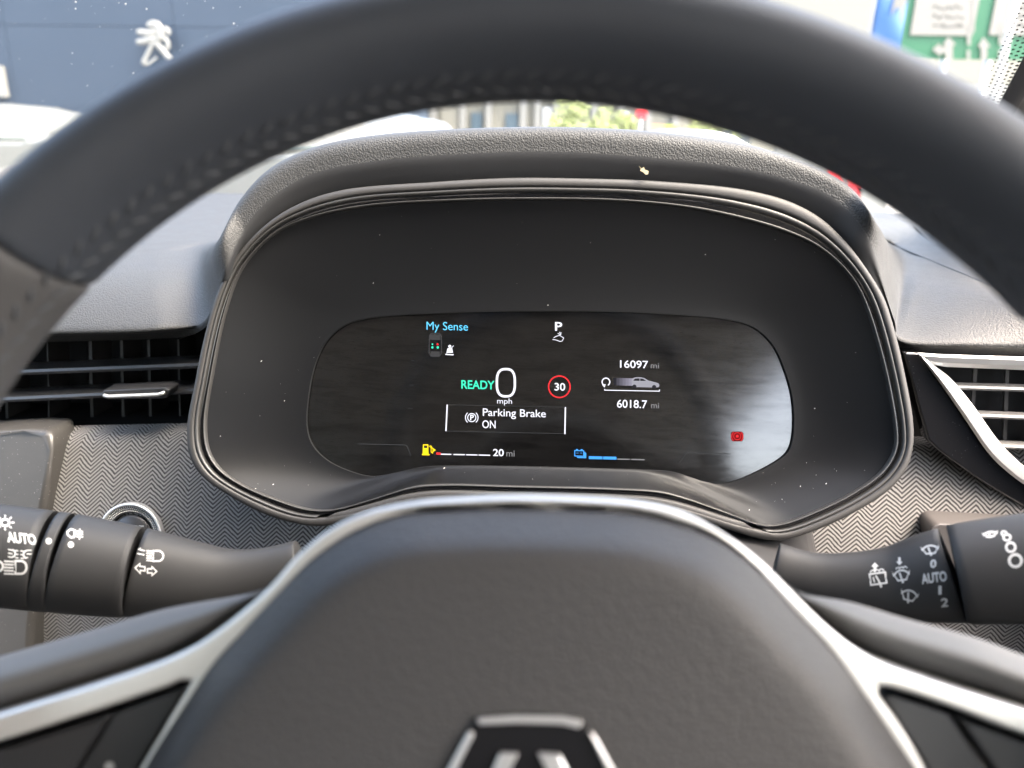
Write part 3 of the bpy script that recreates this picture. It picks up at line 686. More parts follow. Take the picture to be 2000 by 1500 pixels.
k3 = stalk_segment('collar', rounded(123, 262, LS), ls, M_stalk)
k4 = stalk_segment('arm', rounded(265, 588, LS, 4, .05, 30), ls, M_stalk, .78)
pj = surf_proj([k1, k2, k3, k4])
def rot(items, cx, cy, a):
    c, s = math.cos(rad(a)), math.sin(rad(a)); return [([(cx+(x-cx)*c-(y-cy)*s, cy+(x-cx)*s+(y-cy)*c) for x, y in v], f) for v, f in items]
def lamp_D(cx, cy, w, h, sw=3):       # a headlamp outline: flat to the left, round to the right
    return stroke([(cx-w/2, cy-h/2), (cx, cy-h/2)] + arc(cx, cy, w/2, -80, 80, 10, h/2) + [(cx, cy+h/2), (cx-w/2, cy+h/2)], sw, True)
decal('side_light_symbol', [stroke(arc(10, 1021, 8, 0, 345, 18, 6.5), 4, True)] + [stroke([(10+12*math.cos(a), 1021+10*math.sin(a)), (10+18*math.cos(a), 1021+15*math.sin(a))], 2.5) for a in [2*math.pi*k/8 for k in range(8)]], M_print, ls, pj)
decal('auto_lettering', [fit('AUTO', 15, 1041, 72, 1062, .035, .10, -.15)], M_print, ls, pj)
it = [stroke(arc(24, 1081, 6, -90, 90, 8, 7), 3), stroke(arc(52, 1083, 6, 90, 270, 8, 7), 3)]
for k in range(3): it += [stroke([(16, 1073+7*k), (25, 1075+7*k)], 2.2), stroke([(52, 1075+7*k), (62, 1075+7*k)], 2.2), stroke([(30, 1075+7*k), (36, 1076+7*k)], 2.2), stroke([(40, 1076+7*k), (47, 1077+7*k)], 2.2)]
decal('parking_light_symbol', it, M_print, ls, pj)
it = [lamp_D(41, 1108, 22, 25, 4)] + [stroke([(8, 1096+6*k), (27, 1097+6*k)], 3) for k in range(5)] + [stroke(arc(-4, 1106, 10, -80, 80, 10, 10), 4)]
decal('dipped_beam_symbol', it, M_print, ls, pj)
decal('ring_dot', [disc(95.5, 1057, 6)], M_print, ls, pj)
it = [stroke([(146, 1036), (138, 1034), (132, 1039), (132, 1045), (139, 1050), (145, 1049)], 3.2, True)] + [stroke([(149, 1038+5*k), (162, 1039+5*k)], 2.4) for k in range(3)] + [stroke([(156, 1033), (155, 1054)], 2.2), disc(138.5, 1064, 6)]
decal('fog_light_symbol', it, M_print, ls, pj)
it = [lamp_D(309, 1086, 20, 20, 2.8)] + [stroke([(286, 1076+4.6*k), (297, 1077+4.6*k)], 2.4) for k in range(5)] + [stroke([(270, 1073), (283, 1076)], 2), stroke([(268, 1081), (282, 1084)], 2), stroke([(275, 1070), (269, 1073), (274, 1078)], 2)]
decal('main_beam_symbol', it, M_print, ls, pj)
it = [stroke([(264, 1109), (273, 1101), (273, 1106), (283, 1107), (283, 1115), (274, 1114), (274, 1120)], 2.4, True), stroke([(306, 1116), (297, 1107), (297, 1111), (288, 1111), (288, 1119), (297, 1119), (297, 1124)], 2.4, True)]
decal('indicator_symbol', it, M_print, ls, pj)

RS = smooth_secs([(1508, 1064, 1150, .327), (1580, 1084, 1168, .322), (1650, 1087, 1186, .318), (1750, 1076, 1202, .312), (1852, 1044, 1201, .305), (2000, 1020, 1196, .296), (2160, 1000, 1190, .286)], 90)
rs = thing('wiper_stalk', onY(1510, 1110, .33), 'black wiper stalk with white wiper symbols, right of the wheel hub', 'stalk')
w1 = stalk_segment('arm', rounded(1512, 1864, RS, 4, .05, 30), rs, M_stalk, .78)
w2 = stalk_segment('end_knob', rounded(1869, 2140, [(s[0], s[1]-2, s[2]+2, s[3]-.001) for s in RS], 6, .06, 14), rs, M_stalk)
pj2 = surf_proj([w1, w2])
def fan(cx, cy, w, h, sw, tilt):      # windscreen swept by a wiper
    it = [stroke([(cx-w/2, cy-h*.35)] + arc(cx, cy+h*.5, w*.55, 215, 325, 10, h) + [(cx+w/2, cy-h*.35), (cx+w*.25, cy+h*.45), (cx-w*.25, cy+h*.45)], sw, True), stroke([(cx-w*.1, cy-h*.3), (cx, cy+h*.5)], sw), stroke([(cx, cy+h*.4), (cx+1, cy+h*.75)], sw*1.3)]
    return rot(it, cx, cy, tilt)
def boxwin(cx, cy, w, h, sw, tilt):
    it = [stroke([(cx-w/2, cy-h/2), (cx+w/2, cy-h/2), (cx+w/2, cy+h/2), (cx-w/2, cy+h/2)], sw, True), stroke([(cx-w*.12, cy-h*.3), (cx+w*.1, cy+h*.5)], sw), stroke([(cx-w*.3, cy-h*.2), (cx-w*.25, cy+h*.3)], sw*.8), stroke([(cx+w*.1, cy+h*.5), (cx+w*.12, cy+h*.85)], sw*1.3)]
    for k in (-1, 0, 1): it.append(stroke(arc(cx+k*w*.28, cy-h*.62, w*.14, 180, 360, 6), sw*.7))
    return rot(it, cx, cy, tilt)
def arrow(cx, cy, s, up=True):
    d = -1 if up else 1
    return poly([(cx-s*.28, cy-d*s), (cx-s*.28, cy), (cx-s*.75, cy), (cx, cy+d*s*.9), (cx+s*.75, cy), (cx+s*.28, cy), (cx+s*.28, cy-d*s)])
decal('rear_wiper_symbol', boxwin(1715, 1130, 31, 21, 3.2, -8) + [arrow(1709, 1107, 9, True)], M_print, rs, pj2)
decal('rear_washer_symbol', fan(1761, 1124, 33, 20, 3.0, -8) + [stroke(arc(1754+7*k, 1112-k, 3.5, 180, 360, 6), 2) for k in range(3)] + [arrow(1757, 1097, 8, False)], M_print, rs, pj2)
decal('front_wiper_symbol', fan(1817, 1074, 34, 16, 3.0, -6), M_print, rs, pj2)
decal('front_washer_symbol', fan(1776, 1163, 34, 20, 3.0, 14), M_print, rs, pj2)
decal('position_lettering', [fit('0', 1817, 1093, 1829, 1109, .03, -.1), fit('AUTO', 1801, 1118, 1850, 1138, .03, -.13, -.12), fit('1', 1833, 1144, 1839, 1161, .0, -.1), fit('2', 1838, 1168, 1852, 1185, .02, -.1)], M_print, rs, pj2)
it = [stroke(arc(1961+5*k+k*k*.8, [1042, 1050, 1069, 1095][k], [5, 7, 9, 12][k], 0, 345, 18, [4, 6, 9, 12][k]), [3, 3.6, 4.2, 5][k], True) for k in range(4)]
decal('interval_symbol', it, M_print, rs, pj2)
decal('knob_wiper_symbol', fan(1934, 1044, 28, 9, 3.4, -8), M_print, rs, pj2)

# ------------------------------------------------------------------ steering wheel
WT = rad(22)
WF = Frame(Vector((-.0089, .1318, .9705)), WT)
HUBW = -.030                                          # the hub sits deeper than the rim
def hp(x, y, w=0): return WF.px(x, y, HUBW+w)
wheel = thing('steering_wheel', WF.at(0, -.17, -.05), 'black leather steering wheel with silver trimmed spokes in front of the cluster', 'steering wheel')
RC, RA, RB = .1652, .0128, .0190
def rim_pt(th, ph, ra=RA, rb=RB):
    r = RC + ra*math.cos(ph); return WF.at(r*math.cos(th), r*math.sin(th), rb*math.sin(ph))
def rim_sector(name, t0, t1, m, n, ends=True):
    rows = []; e = rad(.55)
    ths = ([t0, t0+e*.3, t0+e] if ends else [t0]) + [t0+e+(t1-t0-2*e)*k/n for k in range(1, n)] + ([t1-e, t1-e*.3, t1] if ends else [t1])
    for i, t in enumerate(ths):
        s = 1.0
        if ends: s = {0: .93, 1: .97, len(ths)-1: .93, len(ths)-2: .97}.get(i, 1.0)
        rows.append([rim_pt(t, 2*math.pi*k/40, RA*s, RB*s) for k in range(40)])
    return put(name, loft(name, rows, True, True, True, True), wheel, [m])
# seam between the upper leather and the thumb grip on the left
sl = WF.loc(75, 545, .012); TSEAM = math.atan2(sl[1], sl[0]); TS2 = math.pi - TSEAM
rt = rim_sector('rim_upper', TS2+rad(.1), TSEAM-rad(.1), M_leather, 120)
rim_sector('rim_grip', TSEAM+rad(.1), rad(205), M_grip, 40)
rim_sector('rim_grip', rad(-25), TS2-rad(.1), M_grip, 40)
rim_sector('rim_lower', rad(205)+rad(.2), rad(335)-rad(.2), M_leather, 70)
# cross stitches along the inside of the rim
stm = None; cnt = 0
def stitch_mesh():
    rows = []
    for i in range(7):
        t = i/6; x = (t-.5)*.0046; r = .0005*math.sqrt(max(0.05, 1-(2*t-1)**2)); 
        rows.append([Vector((x, r*math.cos(2*math.pi*k/6), .0001+r*.8*math.sin(2*math.pi*k/6))) for k in range(6)])
    return loft('stitch', rows, True, True, True, True)
stm = stitch_mesh(); stm.materials.append(M_thread)
for k in range(80):
    th = rad(12) + rad(156)*k/79
    for row, (ph, skew) in enumerate(((rad(160), .55), (rad(178), -.55))):
        p = rim_pt(th + (rad(.8) if row else 0), ph, RA*1.005, RB*1.005)
        tx = (rim_pt(th+.01, ph)-rim_pt(th-.01, ph)).normalized(); nr = (p-rim_pt(th, ph, 0, 0)).normalized(); nr = (nr-tx*nr.dot(tx)).normalized(); ty = nr.cross(tx)
        a = tx*math.cos(skew)+ty*math.sin(skew); c = nr.cross(a)
        o = bpy.data.objects.new('stitch', stm); COL.objects.link(o); o.parent = rt
        o.matrix_local = Matrix(((a.x, c.x, nr.x, p.x), (a.y, c.y, nr.y, p.y), (a.z, c.z, nr.z, p.z), (0, 0, 0, 1)))
        cnt += 1
# airbag cover
PAD = [(301, 1489), (384, 1358), (432, 1288), (480, 1236), (560, 1150), (620, 1090), (700, 1037), (790, 1006), (900, 996), (1010, 993), (1130, 996), (1240, 1004), (1330, 1026), (1400, 1056), (1462, 1102), (1550, 1196), (1625, 1277), (1670, 1340), (1724, 1418), (1778, 1500), (1830, 1620), (1800, 1780), (1640, 1930), (1400, 2010), (1040, 2040), (680, 2010), (440, 1920), (270, 1770), (240, 1620)]
pc = cat([WF.loc(x, y, HUBW) + (0,) for x, y in PAD], 200, True)
cx, cy = WF.loc(1035, 1500, HUBW)
prow = []
for k, h in [(1.02, -.012), (1.02, .0005), (1.008, .0034), (.99, .0060), (.96, .0095), (.925, .0142), (.895, .0176), (.87, .0192), (.84, .0200), (.78, .0205), (.70, .0208), (.55, .0213), (.40, .0216), (.25, .0218), (.10, .0219), (.01, .0219)]:
    prow.append([WF.at(cx+(p.x-cx)*k, cy+(p.y-cy)*k, HUBW+h) for p in pc])
pad = put('airbag_cover', loft('airbag_cover', prow, True, True, False, True), wheel, [M_pad])
# satin trim: arch over the pad with an arm and a leg on each side
outer = [(-420, 1516), (-200, 1455), (0, 1396), (192, 1336), (320, 1291), (384, 1259), (448, 1214), (522, 1150), (585, 1080), (640, 1036), (700, 1006), (790, 985), (900, 975), (1010, 971), (1130, 974), (1240, 982), (1330, 1001), (1410, 1040), (1490, 1100), (1550, 1160), (1625, 1232), (1700, 1286), (1790, 1322), (2000, 1391), (2200, 1452), (2440, 1520)]
o_c = cat([(x, y, 0) for x, y in outer], 130)
inner = cat([(x, y, 0) for x, y in [(301, 1489), (384, 1358), (432, 1288), (480, 1236), (560, 1150), (620, 1088), (700, 1035), (790, 1004), (900, 994), (1010, 991), (1130, 994), (1240, 1002), (1330, 1024), (1400, 1054), (1462, 1101), (1550, 1195), (1625, 1276), (1670, 1339), (1724, 1417), (1778, 1500)]], 90)
rightlow = cat([(x, y, 0) for x, y in [(2440, 1566), (2200, 1498), (2000, 1436), (1850, 1379), (1770, 1352), (1735, 1343), (1716, 1342), (1713, 1352), (1722, 1366), (1760, 1418), (1808, 1500), (1880, 1660)]], 50)
leftlow = cat([(x, y, 0) for x, y in [(190, 1650), (272, 1500), (345, 1376), (368, 1338), (372, 1328), (362, 1327), (330, 1340), (192, 1387), (0, 1448), (-200, 1506), (-420, 1566)]], 50)
inner_ext = [Vector((190+34, 1640, 0))] + inner + [Vector((1880-30, 1665, 0))]
shape = o_c + rightlow + inner_ext[::-1] + leftlow
tp = [WF.px(p.x, p.y, HUBW+.004) for p in shape]
plate('spoke_trim', tp, -WF.n*.012, [M_satin], wheel, .0022, 4)
# soft grips above the trim arms
def grip(top, low):
    a = cat([(x, y, 0) for x, y in top], 40); b = cat([(x, y, 0) for x, y in low], 40); rows = []
    for t, w in [(-.06, -.034), (-.03, -.022), (.0, -.014), (.10, -.006), (.25, -.001), (.42, .0015), (.6, .0005), (.8, -.003), (1.0, -.008), (1.05, -.012)]:
        rows.append([WF.px(p.x+(q.x-p.x)*t, p.y+(q.y-p.y)*t, HUBW-.004+w) for p, q in zip(a, b)])
    put('spoke_grip', loft('spoke_grip', rows), wheel, [M_grey])
grip([(545, 1138), (512, 1153), (320, 1195), (192, 1233), (0, 1288), (-200, 1345), (-420, 1400)], [(556, 1132), (522, 1152), (384, 1261), (250, 1318), (0, 1398), (-200, 1457), (-420, 1518)])
grip([(1535, 1140), (1559, 1157), (1655, 1178), (1760, 1211), (1910, 1253), (2000, 1286), (2200, 1345), (2440, 1410)], [(1520, 1130), (1550, 1160), (1660, 1260), (1760, 1312), (1910, 1362), (2000, 1393), (2200, 1454), (2440, 1522)])
# switch panels: two keys on each side
def key(pts, w=-.007, m=M_switch): plate('switch_key', [WF.px(x, y, HUBW+w) for x, y in pts], -WF.n*.008, [m], wheel, .0015, 3)
key([(366, 1336), (350, 1346), (226, 1391), (120, 1560), (236, 1560), (268, 1500)]); key([(216, 1394), (0, 1464), (-250, 1540), (-250, 1660), (60, 1640), (112, 1556)])
key([(1722, 1362), (1740, 1352), (1855, 1392), (1960, 1540), (1840, 1560), (1802, 1492)]); key([(1866, 1396), (2000, 1446), (2250, 1526), (2250, 1660), (2060, 1640), (1968, 1548)])
plate('switch_backing', [WF.px(x, y, HUBW-.015) for x, y in [(420, 1270), (-420, 1500), (-300, 1700), (200, 1750)]], -WF.n*.004, [M_cavity], wheel)
plate('switch_backing', [WF.px(x, y, HUBW-.015) for x, y in [(1680, 1300), (2440, 1500), (2300, 1700), (1900, 1750)]], -WF.n*.004, [M_cavity], wheel)
decal('switch_mark', [disc(214, 1498, 10)], M_print, wheel, lambda x, y: WF.px(x, y, HUBW-.0065))
# emblem: black lozenge with a silver outline and a double silver chevron
EW = .0222
def ep(x, y, w=0): return WF.px(x, y, HUBW+EW+w)
hexo = [(922, 1402), (1008, 1396), (1098, 1398), (1142, 1408), (1235, 1560), (1240, 1600), (1150, 1760), (1130, 1772), (940, 1768), (920, 1756), (835, 1600), (838, 1560)]
em = plate('emblem', [ep(x, y, .0003) for x, y in hexo], -WF.n*.006, [mat('emblem black', (.006, .006, .007), .3, spec=.2)], wheel, .0012)
def bar(pts, name='emblem_bar', w=.0016): plate(name, [ep(x, y, w) for x, y in pts], -WF.n*.0016, [M_satin2], em, .0005, 2)
bar([(930, 1404), (1008, 1399), (1098, 1401), (1138, 1410), (1132, 1424), (1096, 1416), (1008, 1414), (936, 1417)])
bar([(1150, 1430), (1160, 1436), (1230, 1560), (1232, 1590), (1216, 1590), (1214, 1564)])
bar([(915, 1430), (846, 1558), (842, 1590), (858, 1590), (862, 1562), (926, 1436)])
bar([(976, 1472), (1012, 1474), (960, 1580), (1010, 1680), (985, 1690), (930, 1585)], 'emblem_chevron'); bar([(1050, 1472), (1094, 1476), (1150, 1585), (1080, 1720), (1040, 1715), (1106, 1585)], 'emblem_chevron')

# ------------------------------------------------------------------ windscreen and right pillar
wsx = thing('windscreen', (-.27, 1.08, 1.02), 'clear raked windscreen with black dotted edge, above the dashboard', 'windscreen')
WB, WTp = (1.20, 1.00), (.26, 1.43)                 # (y, z) at base and top
def wpt(s, t):                                        # s across -1..1, t up
    xw = .744 - .29*min(t, .5); x = -.265 + xw*s
    y = WB[0] + (WTp[0]-WB[0])*t - .16*s*s*(1-.4*t); z = WB[1] + (WTp[1]-WB[1])*t
    return Vector((x, y, z))
put('pane', loft('pane', [[wpt(-1+2*i/40, k/20) for i in range(41)] for k in range(21)]), wsx, [M_glassws])
V = []; Fc = []
for row in range(5):
    for k in range(170):
        s = .988 - row*.0062; p = wpt(s, (k+.5*(row % 2))/170); r = .0015*(1-.10*row)
        d1 = (wpt(s, .5)-wpt(s, .4)).normalized(); d2 = (wpt(s, .5)-wpt(s-.05, .5)).normalized(); i0 = len(V); off = Vector((0, -.001, .0))
        V += [p+off+d1*(r*math.cos(a))+d2*(r*math.sin(a)) for a in [math.pi*2*j/6 for j in range(6)]]; Fc.append(tuple(range(i0, i0+6)))
put('frit_dots', mesh('frit_dots', V, Fc), wsx, [M_gloss], 'stuff')
V = []; Fc = []
for k in range(70):
    x, y = random.uniform(0, 560), random.uniform(0, 320)
    d = ray(x, y).normalized(); best = None
    # walk to the glass plane
    nrm = Vector((0, WTp[1]-WB[1], WB[0]-WTp[0])).normalized(); p0 = wpt((x-1000)/900*.7, .4); tt = (p0-EYE).dot(nrm)/d.dot(nrm); p = EYE+d*(tt-.004)
    r = random.choice((.0003, .0004, .0007))*random.uniform(.6, 1.2); i0 = len(V)
    V += [p+Vector((r*math.cos(a), 0, r*math.sin(a))) for a in [math.pi*2*j/5 for j in range(5)]]; Fc.append(tuple(range(i0, i0+5)))
put('dust', mesh('dust', V, Fc), wsx, [M_dust], 'stuff')
pil = thing('windscreen_pillar', (.46, .95, 1.02), 'grey fabric lined windscreen pillar at the right edge of the dashboard', 'pillar')
rows = []
for t in [k/12 for k in range(13)]:
    a = wpt(.988, t); b = wpt(1.0, t); rows.append([a+Vector((0, -.004, 0)), a+Vector((.01, -.02, 0)), b+Vector((.012, -.05, .0)), b+Vector((.03, -.10, .0)), b+Vector((.06, -.10, 0)), b+Vector((.06, .0, 0))])
put('pillar_trim', loft('pillar_trim', [r[1:] for r in rows]), pil, [M_lining])
put('pillar_edge', loft('pillar_edge', [[r[0], r[0].lerp(r[1], .5)+Vector((0, -.003, 0)), r[1]] for r in rows]), pil, [M_black])

# ------------------------------------------------------------------ outside
def onD(px, py, Y): return onY(px, py, Y)
M_bluewall = mat('blue cladding', (.017, .028, .046), .5, var=(.6, .08))
M_white = mat('white paint', (.17, .17, .16), .4)
M_cream = mat('cream render', (.155, .15, .125), .8, var=(1, .06))
M_winblue = mat('blue shop glass', (.05, .075, .095), .3)
M_green = mat('sign green', (.006, .075, .033), .45, dust=(40, .25, (.5, .6, .5)))
M_signwhite = mat('sign white', (.135, .13, .118), .5)
M_signdark = mat('sign lettering', (.012, .012, .012), .6)
M_steel = mat('galvanised steel', (.42, .43, .43), .45, metal=.6)
M_banner = mat('banner blue', (.04, .11, .26), .6)
M_red = mat('barrier red', (.62, .03, .04), .5)
YB = 16.0
bx1 = onY(690, 200, YB).x; bz = lambda px, py: onY(px, py, YB)
bld = thing('showroom_building', (-14, YB+4, 0), 'large blue clad showroom building with a white lion emblem, beyond the windscreen on the left', 'building')
nP = 8; x0 = -34.0
for r in range(5):
    for c in range(nP):
        xa, xb = x0+(bx1-x0)*c/nP, x0+(bx1-x0)*(c+1)/nP
        box('cladding_panel', xa+.005, xb-.005, YB, YB+.1, r*1.6+.005, (r+1)*1.6-.005, M_bluewall, bld)
box('wall', x0, bx1-.02, YB+.06, YB+8, .0, 7.98, M_bluewall, bld)
wn0, wn1 = onY(-75, 128, YB), onY(19, 190, YB)
wf = box('window', wn0.x, wn1.x, YB-.10, YB+.02, wn1.z, wn0.z, M_white, bld)
box('pane', wn0.x+.1, wn1.x-.13, YB-.115, YB-.099, wn1.z+.1, wn0.z-.12, M_cream, wf)
# lion emblem from thick limbs
em_pts = [[(288, 52, 5), (297, 47, 6), (307, 50, 7), (313, 60, 8), (313, 72, 8), (303, 80, 6)], [(267, 63, 4), (276, 63, 5), (290, 66, 6), (304, 62, 7)], [(266, 82, 4), (276, 82, 5), (288, 79, 6), (302, 74, 6)], [(296, 78, 5), (308, 88, 5), (319, 100, 5), (328, 112, 5), (336, 122, 4)], [(298, 84, 4), (292, 98, 4), (285, 112, 4), (279, 126, 5)], [(321, 53, 3), (328, 60, 4), (330, 70, 3)], [(319, 72, 4), (327, 82, 4), (328, 92, 4), (323, 99, 3)], [(284, 128, 3), (294, 123, 3), (306, 112, 2)]]
V = []; Fc = []; 
bm = bmesh.new()
for limb in em_pts:
    pts = [(onY(x, y, YB-.25), r*YB/1450) for x, y, r in limb]
    dense = []
    for (p, r), (q, s) in zip(pts[:-1], pts[1:]):
        for k in range(5): dense.append((p.lerp(q, k/5), r+(s-r)*k/5))
    dense.append(pts[-1]); rows = []
    L = len(dense)
    for i, (p, r) in enumerate(dense):
        t = (dense[min(i+1, L-1)][0]-dense[max(i-1, 0)][0]).normalized(); side = t.cross(Vector((0, 1, 0))).normalized()
        e = .55 if i in (0, L-1) else 1
        rows.append([p + side*(r*e*math.cos(a)) + Vector((0, .6*r*e*math.sin(a), 0)) for a in [2*math.pi*k/10 for k in range(10)]])
    tm = loft('limb', rows, True, True, True, True); bm.from_mesh(tm); bpy.data.meshes.remove(tm)
lm = bpy.data.meshes.new('lion_emblem'); bm.to_mesh(lm); bm.free(); lm.polygons.foreach_set('use_smooth', [True]*len(lm.polygons))
put('lion_emblem', lm, bld, [M_white])

# parked cars
def make_car(name, label, paint, glass, length=4.1, h=1.48, group='cars parked outside'):
    t = thing(name, (0, 0, 0), label, 'car', group, local=True)
    L = length/2; w = .88
    prof = [(-L, .45), (-L+.03, .80), (-L+.12, .98), (-L+.55, 1.02), (-L+.6, .98), (0, .95), (L-1.0, .96), (L-.25, .82), (L, .62), (L, .35), (L-.3, .25), (-L+.3, .25)]
    rows = []
    for y, s in [(-w, .93), (-w+.06, 1), (-.4, 1), (.4, 1), (w-.06, 1), (w, .93)]:
        rows.append([Vector((x*(.985 if s < 1 else 1), y, .25+(z-.25)*s)) for x, z in prof])
    body = put('body', loft('body', rows, True, False, True, True), t, [paint]); b = body.modifiers.new('bevel', 'BEVEL'); b.width = .05; b.segments = 2
    cab = [(-L+.15, .98), (-L+.55, h-.08), (-L+.9, h), (.1, h), (.45, h-.07), (L-.95, .95)]
    rows = []
    for y, k in [(-.80, 0), (-.66, .55), (-.58, 1), (.58, 1), (.66, .55), (.80, 0)]:
        rows.append([Vector((x, y if z > 1.0 else math.copysign(.84, y), .96+(z-.96)*(.94 if abs(y) > .6 else 1))) for x, z in cab])
    put('cabin', loft('cabin', rows, True, True, True, True), t, [paint])
    for sg in (-1, 1):
        for (xa, xb, xc, xd) in [(-L+.55, -.15, -.15, -L+.8), (-.08, L-1.25, .45, -.08)]:
            yb, yt = sg*.845, sg*.69
            put('side_window', mesh('side_window', [(xa, yb, 1.0), (xb, yb, 1.0), (xc, yt, h-.13), (xd, yt, h-.13)]+[(xa, yb-sg*.02, 1.0), (xb, yb-sg*.02, 1.0), (xc, yt-sg*.02, h-.13), (xd, yt-sg*.02, h-.13)], [(0, 1, 2, 3), (4, 7, 6, 5), (0, 4, 5, 1), (1, 5, 6, 2), (2, 6, 7, 3), (3, 7, 4, 0)]), t, [glass])
    put('front_window', mesh('front_window', [(.52, -.62, h-.1), (.52, .62, h-.1), (L-1.0, .76, 1.0), (L-1.0, -.76, 1.0), (.50, -.62, h-.12), (.50, .62, h-.12), (L-1.03, .76, .99), (L-1.03, -.76, .99)], [(0, 3, 2, 1), (4, 5, 6, 7), (0, 1, 5, 4), (1, 2, 6, 5), (2, 3, 7, 6), (3, 0, 4, 7)]), t, [glass])
    for x in (-L+.75, L-.8):
        for y in (-.80, .80):
            rows = [[Vector((x+r*math.cos(2*math.pi*k/20), y+dy, .31+r*math.sin(2*math.pi*k/20))) for k in range(20)] for r, dy in [(.05, -.1), (.2, -.11), (.31, -.09), (.31, .09), (.2, .11), (.05, .1)]]
            put('wheel', loft('wheel', rows, True, True, True, True), t, [M_tyre])
    for y in (-.62, .62):
        me = boxmesh('headlight', L-.14, L-.02, y-.16, y+.16, .64, .76); put('headlight', me, t, [M_signwhite])
    return t
M_tyre = mat('tyre', (.02, .02, .02), .8)
M_carwhite = mat('car white', (.10, .102, .094), .4, coat=.4); M_carsil = mat('car silver', (.2, .21, .215), .35, metal=.5, coat=.4); M_carblue = mat('car blue', (.10, .2, .33), .3, coat=.4); M_carglass = mat('car window', (.075, .095, .085), .15)
def place(o, px, py, Y, rz):
    p = onY(px, py, Y); o.location = (p.x, p.y, 0); o.rotation_euler = (0, 0, rad(rz))
c1 = make_car('parked_car', 'white car parked in front of the blue showroom at the left', M_carwhite, M_carglass); place(c1, -60, 300, 11.5, 184)
c2 = make_car('parked_car', 'white car half hidden between wheel rim and hood, left of the cluster', M_carwhite, M_carglass, 4.3, 1.50); place(c2, 520, 300, 9.0, 168)
c3 = make_car('parked_car', 'silver car in the distance above the right of the cluster hood', M_carsil, M_carglass, 4.2, 1.5); place(c3, 1380, 280, 21, 8)
c4 = make_car('parked_car', 'pale car in the distance above the left of the cluster hood', M_carsil, M_carglass, 4.2, 1.6); place(c4, 740, 270, 19, 172)
# far shops straight ahead
YS = 30.0
sh = thing('shop_building', (0, YS+3, 0), 'long cream shop front with blue doors far ahead above the cluster hood', 'building')
xs0, xs1 = onY(640, 250, YS).x, onY(1345, 250, YS).x
box('wall', xs0, xs1, YS, YS+7, 0, 3.4, M_cream, sh)
box('fascia', xs0-.1, xs1+.1, YS-.4, YS-.02, 3.0, 3.9, M_white, sh)
for x in (800, 848, 905, 955, 1022, 1050, 1085, 1130, 1160, 1212, 1265, 1318):
    p = onY(x, 250, YS); box('pilaster', p.x-.12, p.x+.12, YS-.2, YS-.01, 0, 3.0, M_white, sh)
for (a, b2, m) in [(808, 836, M_winblue), (862, 897, M_cream), (921, 942, M_winblue), (988, 1012, M_winblue), (1060, 1076, M_steel), (1220, 1226, M_steel)]:
    p, q = onY(a, 250, YS), onY(b2, 250, YS); d = box('door', p.x, q.x, YS-.1, YS-.005, .02, 2.15 if m is M_winblue else 2.4, m, sh)
pn = onY(1298, 250, 26)
hd = thing('poster_board', (pn.x, 26, 0), 'orange and green poster board standing far ahead', 'board')
box('board', pn.x-.42, pn.x-.02, 25.95, 26.0, .9, 1.75, mat('poster orange', (.65, .28, .12), .6), hd); box('board', pn.x-.015, pn.x+.42, 25.95, 26.0, .9, 1.75, mat('poster green', (.32, .42, .06), .6), hd)
for dx in (-.35, .35): box('leg', pn.x+dx-.03, pn.x+dx+.03, 26.01, 26.06, 0, 1.2, M_steel, hd)
rp = onY(1253, 224, 27)
rsn = thing('red_sign', (rp.x, 27, 0), 'small red sign on a thin post far ahead', 'sign')
box('face', rp.x-.18, rp.x+.18, 26.95, 27, rp.z-.12, rp.z+.25, M_red, rsn, .02); tube('post', [(rp.x, 27.04, 0), (rp.x, 27.04, rp.z)], .03, M_steel, rsn)
# small street trees ahead
M_leaf = mat('foliage', (.12, .15, .05), .7); M_bark = mat('bark', (.12, .09, .06), .9)
def tree(px, Y, h, r, label, n=700):
    p = onY(px, 260, Y); t = thing('street_tree', (p.x, Y, 0), label, 'tree', 'small trees ahead')
    tube('trunk', [(p.x, Y, 0), (p.x+.05, Y, h*.4), (p.x, Y, h*.8)], [.09, .07, .03], M_bark, t, 8)
    V = []; Fc = []
    cl_ = [(Vector((random.gauss(0, .45), random.gauss(0, .45), random.gauss(0, .4)))*r, random.uniform(.3, .55)*r) for _ in range(9)]
    for k in range(n):
        c, rr = random.choice(cl_); d = Vector((random.gauss(0, 1), random.gauss(0, 1), random.gauss(0, 1))).normalized()*rr*random.uniform(.5, 1)
        q = Vector((p.x, Y, h*.75)) + c + d; a = Vector((random.gauss(0, 1), random.gauss(0, 1), random.gauss(0, 1))).normalized(); b_ = a.orthogonal().normalized(); s = random.uniform(.06, .13); i0 = len(V)
        V += [q+a*s, q+b_*s*.5, q-a*s, q-b_*s*.5]; Fc.append((i0, i0+1, i0+2, i0+3))
    put('crown', mesh('crown', V, Fc), t, [M_leaf])
tree(1110, 24, 2.2, .9, 'small green tree ahead just right of the hood centre'); tree(1195, 28, 2.4, .7, 'thin yellow-green tree ahead beside the red sign'); tree(1410, 30, 2.3, 1.2, 'bushy green tree ahead at the right end of the shops')
# pale block behind the signs
pb = thing('pale_building', (14, 40, 0), 'pale cream building behind the road sign at the right', 'building')
pbx0 = onY(1480, 150, 40).x
box('wall', pbx0, pbx0+26, 40, 48, 0, 9, M_cream, pb); box('fascia', pbx0-.2, pbx0+26.2, 39.7, 39.98, 3.2, 4.2, M_white, pb)
p, q = onY(1640, 40, 39.9), onY(1690, 12, 39.9); box('window', p.x, q.x, 39.85, 39.99, 4.6, 6.2, M_signwhite, pb)
